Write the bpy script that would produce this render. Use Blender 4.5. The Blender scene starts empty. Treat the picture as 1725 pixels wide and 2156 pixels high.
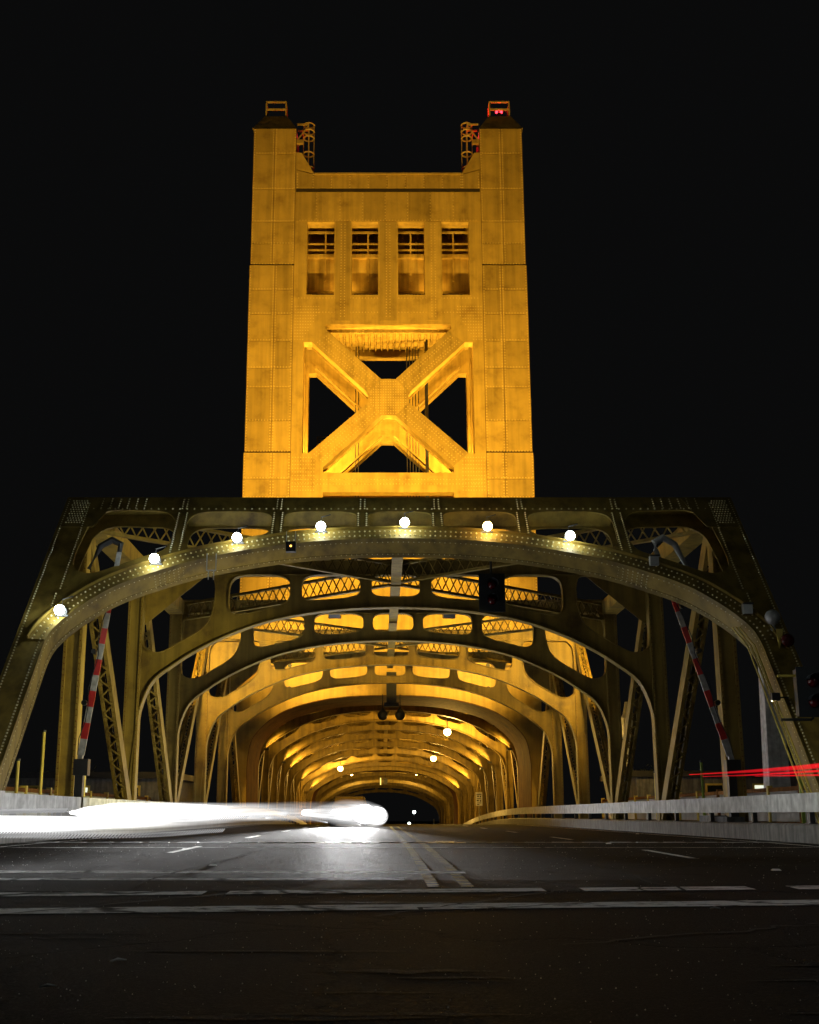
import bpy, math, random
from mathutils import Vector, Matrix
from mathutils.geometry import tessellate_polygon
random.seed(7)
PI = math.pi
sc = bpy.context.scene
col = sc.collection

# ------------------------------------------------------------------ camera
CAMX, CAMZ = -0.55, 0.55
cd = bpy.data.cameras.new('camera'); cam = bpy.data.objects.new('camera', cd); col.objects.link(cam)
sc.camera = cam
cam.location = (CAMX, 0, CAMZ)
cam.rotation_euler = (math.radians(90 + 13.92), 0, 0)
cd.sensor_fit = 'VERTICAL'; cd.sensor_height = 36.0
cd.lens = 36.0 * 2571 / 2156
cd.shift_x = 62.5 / 2156
cd.clip_start = 0.1; cd.clip_end = 2000

# ------------------------------------------------------------------ night sky, fill sun, exposure
w = bpy.data.worlds.new('World'); sc.world = w; w.use_nodes = True
wn = w.node_tree; bgn = wn.nodes['Background']
bgn.inputs[0].default_value = (0.95, 0.97, 1.0, 1); bgn.inputs[1].default_value = 0.0032
sd = bpy.data.lights.new('fill_sun', 'SUN'); sd.energy = 0.02; sd.angle = math.radians(4); sd.color = (0.93, 1.0, 0.80)  # weak sun added as ambient fill
so = bpy.data.objects.new('fill_sun', sd); col.objects.link(so)
so.rotation_euler = (math.radians(50), 0, math.radians(-28))
sc.view_settings.view_transform = 'Standard'; sc.view_settings.look = 'None'
sc.view_settings.exposure = 0; sc.view_settings.gamma = 1; sc.view_settings.use_curve_mapping = False
sc.cycles.max_bounces = 5; sc.cycles.diffuse_bounces = 3; sc.cycles.glossy_bounces = 3
sc.cycles.caustics_reflective = False; sc.cycles.caustics_refractive = False
sc.cycles.sample_clamp_indirect = 4.0
sc.cycles.use_light_tree = True; sc.cycles.transparent_max_bounces = 16

# ------------------------------------------------------------------ materials
def nd(nt, t, **k):
    n = nt.nodes.new(t)
    for a, b in k.items(): setattr(n, a, b)
    return n
def ramp(nt, pts):
    r = nd(nt, 'ShaderNodeValToRGB'); e = r.color_ramp.elements
    while len(e) < len(pts): e.new(0.5)
    for i, (p, c) in enumerate(pts):
        e[i].position = p; e[i].color = (c[0], c[1], c[2], 1) if len(c) == 3 else c
    return r
def base(name, rough=0.5, metal=0.0, color=(.5, .5, .5)):
    m = bpy.data.materials.new(name); m.use_nodes = True
    b = m.node_tree.nodes['Principled BSDF']
    b.inputs['Base Color'].default_value = (*color, 1)
    b.inputs['Roughness'].default_value = rough; b.inputs['Metallic'].default_value = metal
    return m, m.node_tree, b
def steel(name, c1, c2, c3, rough=0.45, streak=1.0, rnd=0.2, spec=0.5):
    """painted steel plate: mottled paint, drip stains, slight tone change per plate"""
    m, nt, b = base(name, rough)
    L = nt.links
    g = nd(nt, 'ShaderNodeNewGeometry')
    n1 = nd(nt, 'ShaderNodeTexNoise'); n1.inputs['Scale'].default_value = 0.9; n1.inputs['Detail'].default_value = 6; n1.inputs['Roughness'].default_value = .62
    L.new(g.outputs['Position'], n1.inputs['Vector'])
    r1 = ramp(nt, [(.30, c3), (.46, c1), (.68, c2)]); L.new(n1.outputs['Fac'], r1.inputs['Fac'])
    mp = nd(nt, 'ShaderNodeMapping'); mp.inputs['Scale'].default_value = (3.4, 3.4, .13)
    L.new(g.outputs['Position'], mp.inputs['Vector'])
    n2 = nd(nt, 'ShaderNodeTexNoise'); n2.inputs['Scale'].default_value = 1.1; n2.inputs['Detail'].default_value = 5
    L.new(mp.outputs[0], n2.inputs['Vector'])
    r2 = ramp(nt, [(.42, (1, 1, 1)), (.75, (1 - .5 * streak,) * 3)]); L.new(n2.outputs['Fac'], r2.inputs['Fac'])
    mx = nd(nt, 'ShaderNodeMix', data_type='RGBA', blend_type='MULTIPLY'); mx.inputs[0].default_value = 1
    L.new(r1.outputs[0], mx.inputs[6]); L.new(r2.outputs[0], mx.inputs[7])
    oi = nd(nt, 'ShaderNodeObjectInfo')
    mr = nd(nt, 'ShaderNodeMapRange'); mr.inputs['To Min'].default_value = 1 - rnd; mr.inputs['To Max'].default_value = 1 + rnd * .6
    L.new(oi.outputs['Random'], mr.inputs['Value'])
    hs = nd(nt, 'ShaderNodeHueSaturation'); L.new(mr.outputs[0], hs.inputs['Value']); L.new(mx.outputs[2], hs.inputs['Color'])
    L.new(hs.outputs[0], b.inputs['Base Color'])
    n3 = nd(nt, 'ShaderNodeTexNoise'); n3.inputs['Scale'].default_value = 2.2; n3.inputs['Detail'].default_value = 3
    L.new(g.outputs['Position'], n3.inputs['Vector'])
    bp = nd(nt, 'ShaderNodeBump'); bp.inputs['Strength'].default_value = .35; bp.inputs['Distance'].default_value = .08
    L.new(n3.outputs['Fac'], bp.inputs['Height']); L.new(bp.outputs[0], b.inputs['Normal'])
    rr = nd(nt, 'ShaderNodeMapRange'); rr.inputs['To Min'].default_value = rough - .1; rr.inputs['To Max'].default_value = rough + .15
    L.new(n1.outputs['Fac'], rr.inputs['Value']); L.new(rr.outputs[0], b.inputs['Roughness'])
    b.inputs['Specular IOR Level'].default_value = spec
    return m
GOLD = steel('gold_paint', (.46, .30, .06), (.56, .39, .09), (.33, .20, .04))
PLATE = steel('gold_plate_paint', (.47, .31, .06), (.55, .36, .07), (.33, .205, .038), rough=.5, streak=.6, rnd=.2, spec=.35)
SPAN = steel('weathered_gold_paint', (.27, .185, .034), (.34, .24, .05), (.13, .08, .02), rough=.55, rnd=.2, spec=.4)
RIV = steel('rivet_glint_paint', (.85, .76, .42), (.9, .82, .5), (.7, .6, .3), rough=.25, streak=0, rnd=0)  # lighter than the steel: glints of the rivet heads put into the colour
SEAM = steel('grimy_seam_paint', (.16, .09, .02), (.2, .12, .03), (.1, .06, .015))
TRIV = steel('tower_rivet_glint_paint', (.70, .49, .13), (.76, .55, .16), (.6, .4, .1), rough=.4, streak=0, rnd=0)  # tower rivets, a dimmer glint painted as lighter colour
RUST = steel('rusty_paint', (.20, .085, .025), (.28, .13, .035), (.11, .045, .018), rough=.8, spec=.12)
def plain(name, color, rough=.5, metal=0., var=.25, scale=3.):
    m, nt, b = base(name, rough, metal, color)
    g = nd(nt, 'ShaderNodeNewGeometry'); n = nd(nt, 'ShaderNodeTexNoise'); n.inputs['Scale'].default_value = scale; n.inputs['Detail'].default_value = 5
    nt.links.new(g.outputs['Position'], n.inputs['Vector'])
    r = ramp(nt, [(.3, tuple(c * (1 - var) for c in color)), (.7, tuple(min(1, c * (1 + var)) for c in color))])
    nt.links.new(n.outputs['Fac'], r.inputs['Fac']); nt.links.new(r.outputs[0], b.inputs['Base Color'])
    return m
def emit(name, color, s):
    m = bpy.data.materials.new(name); m.use_nodes = True; nt = m.node_tree; nt.nodes.clear()
    e = nd(nt, 'ShaderNodeEmission'); e.inputs[0].default_value = (*color, 1); e.inputs[1].default_value = s
    o = nd(nt, 'ShaderNodeOutputMaterial'); nt.links.new(e.outputs[0], o.inputs[0]); return m
SEAMD = plain('painted_gap_shade', (.03, .018, .005), .9)
DARK = plain('dark_metal', (.03, .03, .032), .5)
BLACK = plain('black_housing', (.012, .014, .018), .45)
GREY = plain('galvanised_metal', (.42, .43, .44), .4, .3)
WHITEP = plain('white_paint', (.75, .75, .74), .45, var=.12)
REDP = plain('red_paint', (.55, .03, .03), .45, var=.15)
DULLW = plain('dull_white_paint', (.42, .42, .42), .55, var=.3, scale=9)  # white taken down to a mottled dull grey
YELL = plain('yellow_paint', (.62, .48, .09), .5, var=.2)
LIME = plain('lime_paint', (.35, .5, .06), .5, var=.2)
REDLENS = plain('red_lens', (.06, .002, .004), .10, var=.1)
BULB = emit('bulb_glow', (.90, 1.0, .93), 42)
BULBW = emit('warm_bulb_glow', (1., .70, .28), 42)
SOD = emit('amber_lamp_glow', (1., .68, .22), 45)
REDL = emit('red_beacon_glow', (1., .03, .05), 6)
TRW = emit('headlight_glow', (1, 1, 1), 3.2)
TRW2 = emit('headlight_soft_glow', (1, 1, 1), 1.3)
def glow(name, color, st, power=1.6):
    m = bpy.data.materials.new(name); m.use_nodes = True; nt = m.node_tree; nt.nodes.clear()
    e = nd(nt, 'ShaderNodeEmission'); e.inputs[0].default_value = (*color, 1)
    t = nd(nt, 'ShaderNodeBsdfTransparent'); lw = nd(nt, 'ShaderNodeLayerWeight'); lw.inputs[0].default_value = .5
    inv = nd(nt, 'ShaderNodeMath', operation='SUBTRACT'); inv.inputs[0].default_value = 1.; nt.links.new(lw.outputs['Facing'], inv.inputs[1])
    pw = nd(nt, 'ShaderNodeMath', operation='POWER'); pw.inputs[1].default_value = power; nt.links.new(inv.outputs[0], pw.inputs[0])
    g = nd(nt, 'ShaderNodeNewGeometry'); mp = nd(nt, 'ShaderNodeMapping'); mp.inputs['Scale'].default_value = (.5, .12, 9); nt.links.new(g.outputs['Position'], mp.inputs['Vector'])
    n = nd(nt, 'ShaderNodeTexNoise'); n.inputs['Scale'].default_value = 2.; n.inputs['Detail'].default_value = 3; nt.links.new(mp.outputs[0], n.inputs['Vector'])
    mr = nd(nt, 'ShaderNodeMapRange'); mr.inputs['From Min'].default_value = .3; mr.inputs['From Max'].default_value = .7; mr.inputs['To Min'].default_value = st*.6; mr.inputs['To Max'].default_value = st*1.5
    nt.links.new(n.outputs['Fac'], mr.inputs['Value']); nt.links.new(mr.outputs[0], e.inputs[1])
    mx = nd(nt, 'ShaderNodeMixShader'); nt.links.new(pw.outputs[0], mx.inputs[0]); nt.links.new(t.outputs[0], mx.inputs[1]); nt.links.new(e.outputs[0], mx.inputs[2])
    o = nd(nt, 'ShaderNodeOutputMaterial'); nt.links.new(mx.outputs[0], o.inputs[0]); return m
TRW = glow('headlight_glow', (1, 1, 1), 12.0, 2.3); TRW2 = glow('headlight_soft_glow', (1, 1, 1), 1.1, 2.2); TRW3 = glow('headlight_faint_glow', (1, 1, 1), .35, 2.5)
TRR = glow('tail_light_glow', (1, .012, .022), 1.5, 1.0)
FARW = emit('far_white_lamp', (.85, 1, .92), 22)
FARR = emit('far_red_lamp', (1, .22, .1), 5)
LITW = emit('lit_window', (.9, .95, .75), 1.0)

def concrete(name, c, streak=.5):
    m, nt, b = base(name, .75)
    L = nt.links; g = nd(nt, 'ShaderNodeNewGeometry')
    n1 = nd(nt, 'ShaderNodeTexNoise'); n1.inputs['Scale'].default_value = 5; n1.inputs['Detail'].default_value = 8; L.new(g.outputs['Position'], n1.inputs['Vector'])
    r1 = ramp(nt, [(.3, tuple(v * .6 for v in c)), (.7, c)]); L.new(n1.outputs['Fac'], r1.inputs['Fac'])
    mp = nd(nt, 'ShaderNodeMapping'); mp.inputs['Scale'].default_value = (3, 3, .35); L.new(g.outputs['Position'], mp.inputs['Vector'])
    n2 = nd(nt, 'ShaderNodeTexNoise'); n2.inputs['Scale'].default_value = 2.2; n2.inputs['Detail'].default_value = 6; L.new(mp.outputs[0], n2.inputs['Vector'])
    r2 = ramp(nt, [(.4, (1, 1, 1)), (.66, (1 - streak,) * 3)]); L.new(n2.outputs['Fac'], r2.inputs['Fac'])
    mx = nd(nt, 'ShaderNodeMix', data_type='RGBA', blend_type='MULTIPLY'); mx.inputs[0].default_value = 1
    L.new(r1.outputs[0], mx.inputs[6]); L.new(r2.outputs[0], mx.inputs[7]); L.new(mx.outputs[2], b.inputs['Base Color'])
    bp = nd(nt, 'ShaderNodeBump'); bp.inputs['Strength'].default_value = .5; bp.inputs['Distance'].default_value = .02
    L.new(n1.outputs['Fac'], bp.inputs['Height']); L.new(bp.outputs[0], b.inputs['Normal'])
    return m
CONC = concrete('kerb_concrete', (.20, .20, .195))
RAILM = concrete('white_rail_paint', (.82, .82, .81), .28)

def asphalt(name, c0=.004, c1=.020, mark=None, wear=.5):
    m, nt, b = base(name, .5)
    L = nt.links; g = nd(nt, 'ShaderNodeNewGeometry')
    big = nd(nt, 'ShaderNodeTexNoise'); big.inputs['Scale'].default_value = .35; big.inputs['Detail'].default_value = 6; big.inputs['Roughness'].default_value = .65
    mpb = nd(nt, 'ShaderNodeMapping'); mpb.inputs['Scale'].default_value = (.55, 1.5, 1); L.new(g.outputs['Position'], mpb.inputs['Vector']); L.new(mpb.outputs[0], big.inputs['Vector'])
    fine = nd(nt, 'ShaderNodeTexNoise'); fine.inputs['Scale'].default_value = 42; fine.inputs['Detail'].default_value = 4; fine.inputs['Roughness'].default_value = .7; L.new(g.outputs['Position'], fine.inputs['Vector'])
    r = ramp(nt, [(.3, (c0,) * 3), (.72, (c1, c1 * .98, c1 * .95))]); L.new(big.outputs['Fac'], r.inputs['Fac'])
    rf = ramp(nt, [(.36, (.25,) * 3), (.58, (1,) * 3), (.72, (5.5,) * 3)]); L.new(fine.outputs['Fac'], rf.inputs['Fac'])
    mx = nd(nt, 'ShaderNodeMix', data_type='RGBA', blend_type='MULTIPLY'); mx.inputs[0].default_value = 1
    L.new(r.outputs[0], mx.inputs[6]); L.new(rf.outputs[0], mx.inputs[7])
    # cracks
    wv = nd(nt, 'ShaderNodeTexNoise'); wv.inputs['Scale'].default_value = 1.2; wv.inputs['Detail'].default_value = 5; L.new(g.outputs['Position'], wv.inputs['Vector'])
    vm = nd(nt, 'ShaderNodeVectorMath', operation='MULTIPLY_ADD'); vm.inputs[1].default_value = (1.1, 1.1, 0); L.new(wv.outputs['Color'], vm.inputs[0]); L.new(g.outputs['Position'], vm.inputs[2])
    vo = nd(nt, 'ShaderNodeTexVoronoi', feature='DISTANCE_TO_EDGE'); vo.inputs['Scale'].default_value = .33; L.new(vm.outputs[0], vo.inputs['Vector'])
    rc = ramp(nt, [(.0, (.08,) * 3), (.004, (.15,) * 3), (.016, (1,) * 3)]); L.new(vo.outputs['Distance'], rc.inputs['Fac'])
    mc = nd(nt, 'ShaderNodeMix', data_type='RGBA', blend_type='MULTIPLY'); mc.inputs[0].default_value = 1
    L.new(mx.outputs[2], mc.inputs[6]); L.new(rc.outputs[0], mc.inputs[7])
    out = mc.outputs[2]
    if mark:
        wn_ = nd(nt, 'ShaderNodeTexNoise'); wn_.inputs['Scale'].default_value = 5; wn_.inputs['Detail'].default_value = 9; wn_.inputs['Roughness'].default_value = .75
        mpw = nd(nt, 'ShaderNodeMapping'); mpw.inputs['Scale'].default_value = (.7, 1.6, 1); L.new(g.outputs['Position'], mpw.inputs['Vector']); L.new(mpw.outputs[0], wn_.inputs['Vector'])
        rw = ramp(nt, [(wear - .05, (1,) * 3), (wear + .05, (0,) * 3)]); L.new(wn_.outputs['Fac'], rw.inputs['Fac'])
        mm = nd(nt, 'ShaderNodeMix', data_type='RGBA'); L.new(rw.outputs[0], mm.inputs[0]); L.new(out, mm.inputs[6]); mm.inputs[7].default_value = (*mark, 1)
        m2 = nd(nt, 'ShaderNodeMix', data_type='RGBA', blend_type='MULTIPLY'); m2.inputs[0].default_value = 1
        L.new(mm.outputs[2], m2.inputs[6]); L.new(rc.outputs[0], m2.inputs[7]); out = m2.outputs[2]
    L.new(out, b.inputs['Base Color'])
    add = nd(nt, 'ShaderNodeMath', operation='MULTIPLY_ADD'); add.inputs[1].default_value = .35; L.new(big.outputs['Fac'], add.inputs[0]); L.new(fine.outputs['Fac'], add.inputs[2])
    ma = nd(nt, 'ShaderNodeMath', operation='MULTIPLY_ADD'); ma.inputs[1].default_value = .6; L.new(rc.outputs[0], ma.inputs[0]); L.new(add.outputs[0], ma.inputs[2])
    bp = nd(nt, 'ShaderNodeBump'); bp.inputs['Strength'].default_value = .9; bp.inputs['Distance'].default_value = .045
    L.new(ma.outputs[0], bp.inputs['Height']); L.new(bp.outputs[0], b.inputs['Normal'])
    rr = nd(nt, 'ShaderNodeMapRange'); rr.inputs['From Min'].default_value = .3; rr.inputs['From Max'].default_value = .7
    rr.inputs['To Min'].default_value = .58; rr.inputs['To Max'].default_value = 1.0; b.inputs['Specular IOR Level'].default_value = .14
    L.new(fine.outputs['Fac'], rr.inputs['Value']); L.new(rr.outputs[0], b.inputs['Roughness'])
    return m
ASPH = asphalt('worn_asphalt')
MARKW = asphalt('worn_white_line', mark=(.8, .8, .79), wear=.56)
MARKW2 = asphalt('very_worn_white_line', mark=(.75, .75, .74), wear=.52)
MARKY = asphalt('worn_yellow_line', mark=(.38, .28, .06), wear=.50)
GROUND = asphalt('dark_ground', .01, .03)
LEAF = plain('dark_foliage', (.03, .045, .02), .7, scale=8)
BARK = plain('bark', (.08, .06, .045), .8)
GLASS = plain('dark_glass', (.015, .018, .02), .08)
CARP = plain('dark_car_paint', (.02, .022, .03), .25)
TYRE = plain('tyre_rubber', (.02, .02, .02), .8)

# ------------------------------------------------------------------ mesh builder
class MB:
    def __init__(s): s.v = []; s.f = []
    def add(s, vs, fs):
        o = len(s.v); s.v += [tuple(p) for p in vs]; s.f += [tuple(i + o for i in f) for f in fs]
    def box(s, x0, x1, y0, y1, z0, z1):
        s.add([(x0,y0,z0),(x1,y0,z0),(x1,y1,z0),(x0,y1,z0),(x0,y0,z1),(x1,y0,z1),(x1,y1,z1),(x0,y1,z1)],
              [(0,3,2,1),(4,5,6,7),(0,1,5,4),(1,2,6,5),(2,3,7,6),(3,0,4,7)])
    def bar(s, p0, p1, a, b, up=(1, 0, 0)):
        """beam from p0 to p1; size a along 'up', b across"""
        p0, p1 = Vector(p0), Vector(p1); d = (p1 - p0).normalized(); u = Vector(up); u = (u - d * u.dot(d)).normalized(); c = d.cross(u)
        vs = []
        for p in (p0, p1):
            for i, j in ((-1,-1),(1,-1),(1,1),(-1,1)): vs.append(p + u * (i * a / 2) + c * (j * b / 2))
        s.add(vs, [(0,3,2,1),(4,5,6,7),(0,1,5,4),(1,2,6,5),(2,3,7,6),(3,0,4,7)])
    def tube(s, pts, r, n=8, caps=True):
        pts = [Vector(p) for p in pts]; rs = r if isinstance(r, (list, tuple)) else [r] * len(pts); o = []
        for i, p in enumerate(pts):
            d = (pts[min(i + 1, len(pts) - 1)] - pts[max(i - 1, 0)]).normalized()
            u = Vector((0, 0, 1)) if abs(d.z) < .9 else Vector((1, 0, 0)); a = d.cross(u).normalized(); c = a.cross(d)
            for k in range(n): o.append(p + (a * math.cos(2*PI*k/n) + c * math.sin(2*PI*k/n)) * rs[i])
        fs = [(i*n+k, i*n+(k+1)%n, (i+1)*n+(k+1)%n, (i+1)*n+k) for i in range(len(pts)-1) for k in range(n)]
        if caps: fs += [tuple(range(n))[::-1], tuple((len(pts)-1)*n + k for k in range(n))]
        s.add(o, fs)
    def sphere(s, c, r, n=12, m=8, sz=1.):
        vs = [(c[0], c[1], c[2] + r*sz)]
        for i in range(1, m):
            t = PI * i / m
            for k in range(n): vs.append((c[0] + r*math.sin(t)*math.cos(2*PI*k/n), c[1] + r*math.sin(t)*math.sin(2*PI*k/n), c[2] + r*sz*math.cos(t)))
        vs.append((c[0], c[1], c[2] - r*sz)); fs = [(0, 1+k, 1+(k+1)%n) for k in range(n)]
        for i in range(m-2):
            for k in range(n): fs.append((1+i*n+k, 1+(i+1)*n+k, 1+(i+1)*n+(k+1)%n, 1+i*n+(k+1)%n))
        L = len(vs) - 1; fs += [(L, 1+(m-2)*n+(k+1)%n, 1+(m-2)*n+k) for k in range(n)]
        s.add(vs, fs)
    def lathe(s, prof, c=(0,0,0), ax='z', n=16):
        vs = []
        for r, h in prof:
            for k in range(n):
                a, b_ = r*math.cos(2*PI*k/n), r*math.sin(2*PI*k/n)
                vs.append({'z': (c[0]+a, c[1]+b_, c[2]+h), 'y': (c[0]+a, c[1]+h, c[2]+b_), 'x': (c[0]+h, c[1]+a, c[2]+b_)}[ax])
        fs = [(i*n+k, i*n+(k+1)%n, (i+1)*n+(k+1)%n, (i+1)*n+k) for i in range(len(prof)-1) for k in range(n)]
        fs += [tuple(range(n)), tuple((len(prof)-1)*n+k for k in range(n))]
        s.add(vs, fs)
    def plate(s, outer, holes, t0, t1, xf):
        """flat plate with holes; 2D outlines mapped by xf(x, z, t), t = depth"""
        loops = [outer] + holes; tri = tessellate_polygon([[Vector((p[0], p[1], 0)) for p in l] for l in loops])
        flat = [p for l in loops for p in l]; n = len(flat)
        vs = [xf(p[0], p[1], t0) for p in flat] + [xf(p[0], p[1], t1) for p in flat]
        fs = [tuple(t) for t in tri] + [tuple(i + n for i in reversed(t)) for t in tri]
        o = 0
        for l in loops:
            m = len(l)
            for i in range(m): a, b_ = o + i, o + (i+1) % m; fs.append((a, b_, b_ + n, a + n))
            o += m
        s.add(vs, fs)
    def strip(s, line, h0, h1, t0, t1, xf, nrm=None):
        """band that follows a 2D line: offset h0..h1 along its normal, depth t0..t1"""
        m = len(line); L = []
        for i in range(m):
            a = Vector(line[max(i-1, 0)]); b_ = Vector(line[min(i+1, m-1)]); d = (b_ - a).normalized(); L.append(Vector((-d.y, d.x)))
        vs = []
        for (p, q) in zip(line, L):
            for (h, t) in ((h0, t0), (h1, t0), (h1, t1), (h0, t1)):
                vs.append(xf(p[0] + q.x*h, p[1] + q.y*h, t))
        fs = []
        for i in range(m-1):
            for k in range(4): fs.append((i*4+k, i*4+(k+1)%4, (i+1)*4+(k+1)%4, (i+1)*4+k))
        fs += [(0,1,2,3), tuple((m-1)*4+k for k in (3,2,1,0))]
        s.add(vs, fs)
    def rivet(s, p, n, r=.024, h=.016):
        p = Vector(p); n = Vector(n).normalized(); u = Vector((0,0,1)) if abs(n.z) < .9 else Vector((1,0,0)); a = n.cross(u).normalized(); c = a.cross(n)
        vs = []
        for rr, hh in ((r, 0), (r*.6, h)):
            for k in range(6): vs.append(p + (a*math.cos(PI*k/3) + c*math.sin(PI*k/3))*rr + n*hh)
        s.add(vs, [(k, (k+1)%6, 6+(k+1)%6, 6+k) for k in range(6)] + [(6,7,8,9,10,11)])
    def mesh(s, name, mat, smooth=False):
        me = bpy.data.meshes.new(name); me.from_pydata(s.v, [], s.f); me.materials.append(mat)
        import bmesh
        bm = bmesh.new(); bm.from_mesh(me); bmesh.ops.recalc_face_normals(bm, faces=bm.faces); bm.to_mesh(me); bm.free()
        if smooth: me.polygons.foreach_set('use_smooth', [True]*len(me.polygons))
        return me
    def build(s, name, mat, parent=None, loc=(0,0,0), smooth=False, kind=None):
        return put(name, s.mesh(name, mat, smooth), parent, loc, kind)
def put(name, me, parent=None, loc=(0,0,0), kind=None, rot=None, scale=None):
    o = bpy.data.objects.new(name, me); col.objects.link(o); o.location = loc
    if parent: o.parent = parent
    if kind: o['kind'] = kind
    if rot: o.rotation_euler = rot
    if scale: o.scale = scale
    return o
def tag(o, label, cat, group=None, kind=None):
    o['label'] = label; o['category'] = cat
    if group: o['group'] = group
    return o
def thing(name, label, cat, loc=(0,0,0), group=None, rz=0):
    o = bpy.data.objects.new(name, None); col.objects.link(o); o.location = loc; o.rotation_euler.z = rz; o.empty_display_size = .3
    return tag(o, label, cat, group)
def copy_tree(o, parent=None):
    c = o.copy(); col.objects.link(c); c.parent = parent
    for ch in list(o.children): copy_tree(ch, c)
    return c
def lamp(name, typ, loc, energy, color, parent=None, size=.15, target=None, angle=None, blend=.6):
    d = bpy.data.lights.new(name, typ); d.energy = energy; d.color = color
    if typ == 'AREA': d.size = size
    else: d.shadow_soft_size = size
    if typ == 'SPOT': d.spot_size = math.radians(angle or 100); d.spot_blend = blend
    o = bpy.data.objects.new(name, d); col.objects.link(o); o.location = loc
    if parent: o.parent = parent
    if target is not None:
        v = Vector(target) - (Vector(loc) + (parent.location if parent else Vector())); o.rotation_euler = v.to_track_quat('-Z', 'Y').to_euler()
    return o
def interp(pts, x):
    for (a, b), (c, d) in zip(pts, pts[1:]):
        if a <= x <= c: return b + (d-b)*(x-a)/(c-a)
    return pts[0][1] if x < pts[0][0] else pts[-1][1]
def catmull(pts, n=6):
    out = []; P = [Vector(p) for p in pts]; P = [P[0]*2-P[1]] + P + [P[-1]*2-P[-2]]
    for i in range(1, len(P)-2):
        for k in range(n):
            t = k/n; a, b, c, d = P[i-1], P[i], P[i+1], P[i+2]
            out.append(tuple(.5*((2*b) + (c-a)*t + (2*a-5*b+4*c-d)*t*t + (3*b-a-3*c+d)*t**3)))
    out.append(tuple(P[-2])); return out
def hole(x0, x1, bot, top, e=.42, n=36):
    """rounded opening between x0 and x1, lower edge bot(x), upper edge top"""
    xm, a = (x0+x1)/2, (x1-x0)/2; o = []
    for k in range(n):
        t = 2*PI*k/n; c_, s_ = math.cos(t), math.sin(t)
        x = xm + a*math.copysign(abs(c_)**e, c_); zb = bot(x); h = (top-zb)/2
        o.append((x, zb + h + h*math.copysign(abs(s_)**e, s_)))
    return o
def road_z(y):
    if y < 25: return -.24*((25-max(y, -5))/19)**2
    if y < 70: return 0.
    if y < 133: return -.00039*(y-70)**2
    return -1.548 - .026*(y-133)

# ------------------------------------------------------------------ ground, road, river
def sheet(name, x0, x1, ys, dz, mat, kind='structure', xs=None, zf=road_z):
    xs = xs or [x0, x1]; vs = [(x, y, zf(y)+dz) for y in ys for x in xs]; n = len(xs)
    fs = [(i*n+j, i*n+j+1, (i+1)*n+j+1, (i+1)*n+j) for i in range(len(ys)-1) for j in range(n-1)]
    m = MB(); m.add(vs, fs); o = m.build(name, mat); o['kind'] = kind; return o
ys_all = [-20 + i*1.5 for i in range(31)] + [26.5 + i*3 for i in range(72)]
sheet('road', -7.9, 7.9, [y for y in ys_all if y > 10] , 0, ASPH)
near = sheet('street_crossing', -45, 45, [-20 + i*1.5 for i in range(21)] + [11.5], -.002, ASPH)
RY0 = [y for y in ys_all if y > 10][0]
plaza = sheet('pavement', 12.5, 45, [11.5, 15, 20, 26], .02, CONC); plaza2 = sheet('pavement', -45, -12.5, [11.5, 15, 20, 26], .02, CONC)
m = MB(); m.add([(-900,-60,-7),(900,-60,-7),(900,1500,-7),(-900,1500,-7)], [(0,1,2,3)]); m.build('river_bank', GROUND, kind='structure')
m = MB(); m.add([(-900,84,-6.9),(900,84,-6.9),(900,146,-6.9),(-900,146,-6.9)], [(0,1,2,3)]); m.build('river', plain('dark_water', (.006,.008,.01), .1), kind='structure')
for s in (-1, 1):
    # kerb wall, sidewalk
    ys = [y for y in ys_all if y > 11]
    m = MB(); prof = [(7.9, -.3), (7.9, .33), (7.94, .37), (8.5, .37), (8.5, .15), (12.4, .15), (12.4, -.5)]
    vs = [(s*x, y, road_z(y)+z) for y in ys for x, z in prof]; n = len(prof)
    m.add(vs, [(i*n+j, i*n+j+1, (i+1)*n+j+1, (i+1)*n+j) for i in range(len(ys)-1) for j in range(n-1)] + [tuple(range(n))])
    m.build('kerb', CONC, kind='structure')

# painted markings
def mark(x0, x1, ya, yb, mat, dz=.004, n=8):
    """quad strip; ya, yb are (y at x0, y at x1) of its near and far edge"""
    m = MB(); vs = []
    for i in range(n+1):
        t = i/n; x = x0 + (x1-x0)*t
        for e in (ya, yb):
            y = e[0] + (e[1]-e[0])*t; vs.append((x, y, road_z(y)+dz))
    m.add(vs, [(2*i, 2*i+2, 2*i+3, 2*i+1) for i in range(n)])
    o = m.build('road_marking', mat, kind='structure'); return o
mark(-6, 6.2, (9.1, 10.5), (9.55, 10.95), MARKW, n=20)
for a, b in ((-8, -2.1), (-1.9, .95), (1.3, 2.9), (3.3, 9)):
    mark(a, b, (11.35+.11*a, 11.35+.11*b), (11.75+.11*a, 11.75+.11*b), MARKW, n=6)
mark(-9, -.3, (12.9, 12.9), (13.2, 13.25), MARKW2, n=12)
mark(-9, 0.4, (14.1, 14.0), (14.55, 14.45), MARKW2, n=12)
for k in range(6):
    y0 = 17.4 + 11.2*k
    mark(3.72, 3.84, (y0, y0), (y0+3.3, y0+3.3), MARKW, n=1)
    mark(-3.84, -3.72, (y0+2, y0+2), (y0+5.3, y0+5.3), MARKW, n=1)
for x in (-.1, .22):
    for k in range(12): mark(x, x+.12, (12+4*k,)*2, (16+4*k,)*2, MARKY, n=1)
for x in (-7.3, 7.2):
    for k in range(14): mark(x, x+.11, (15.5+4*k,)*2, (19.5+4*k,)*2, MARKW2 if x < 0 else MARKW, n=1)
mark(-7.85, 7.85, (21.9, 21.9), (22.05, 22.05), MARKW2, n=8)
TAR = plain('crack_sealing_tar', (.005, .005, .005), .95)
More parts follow.
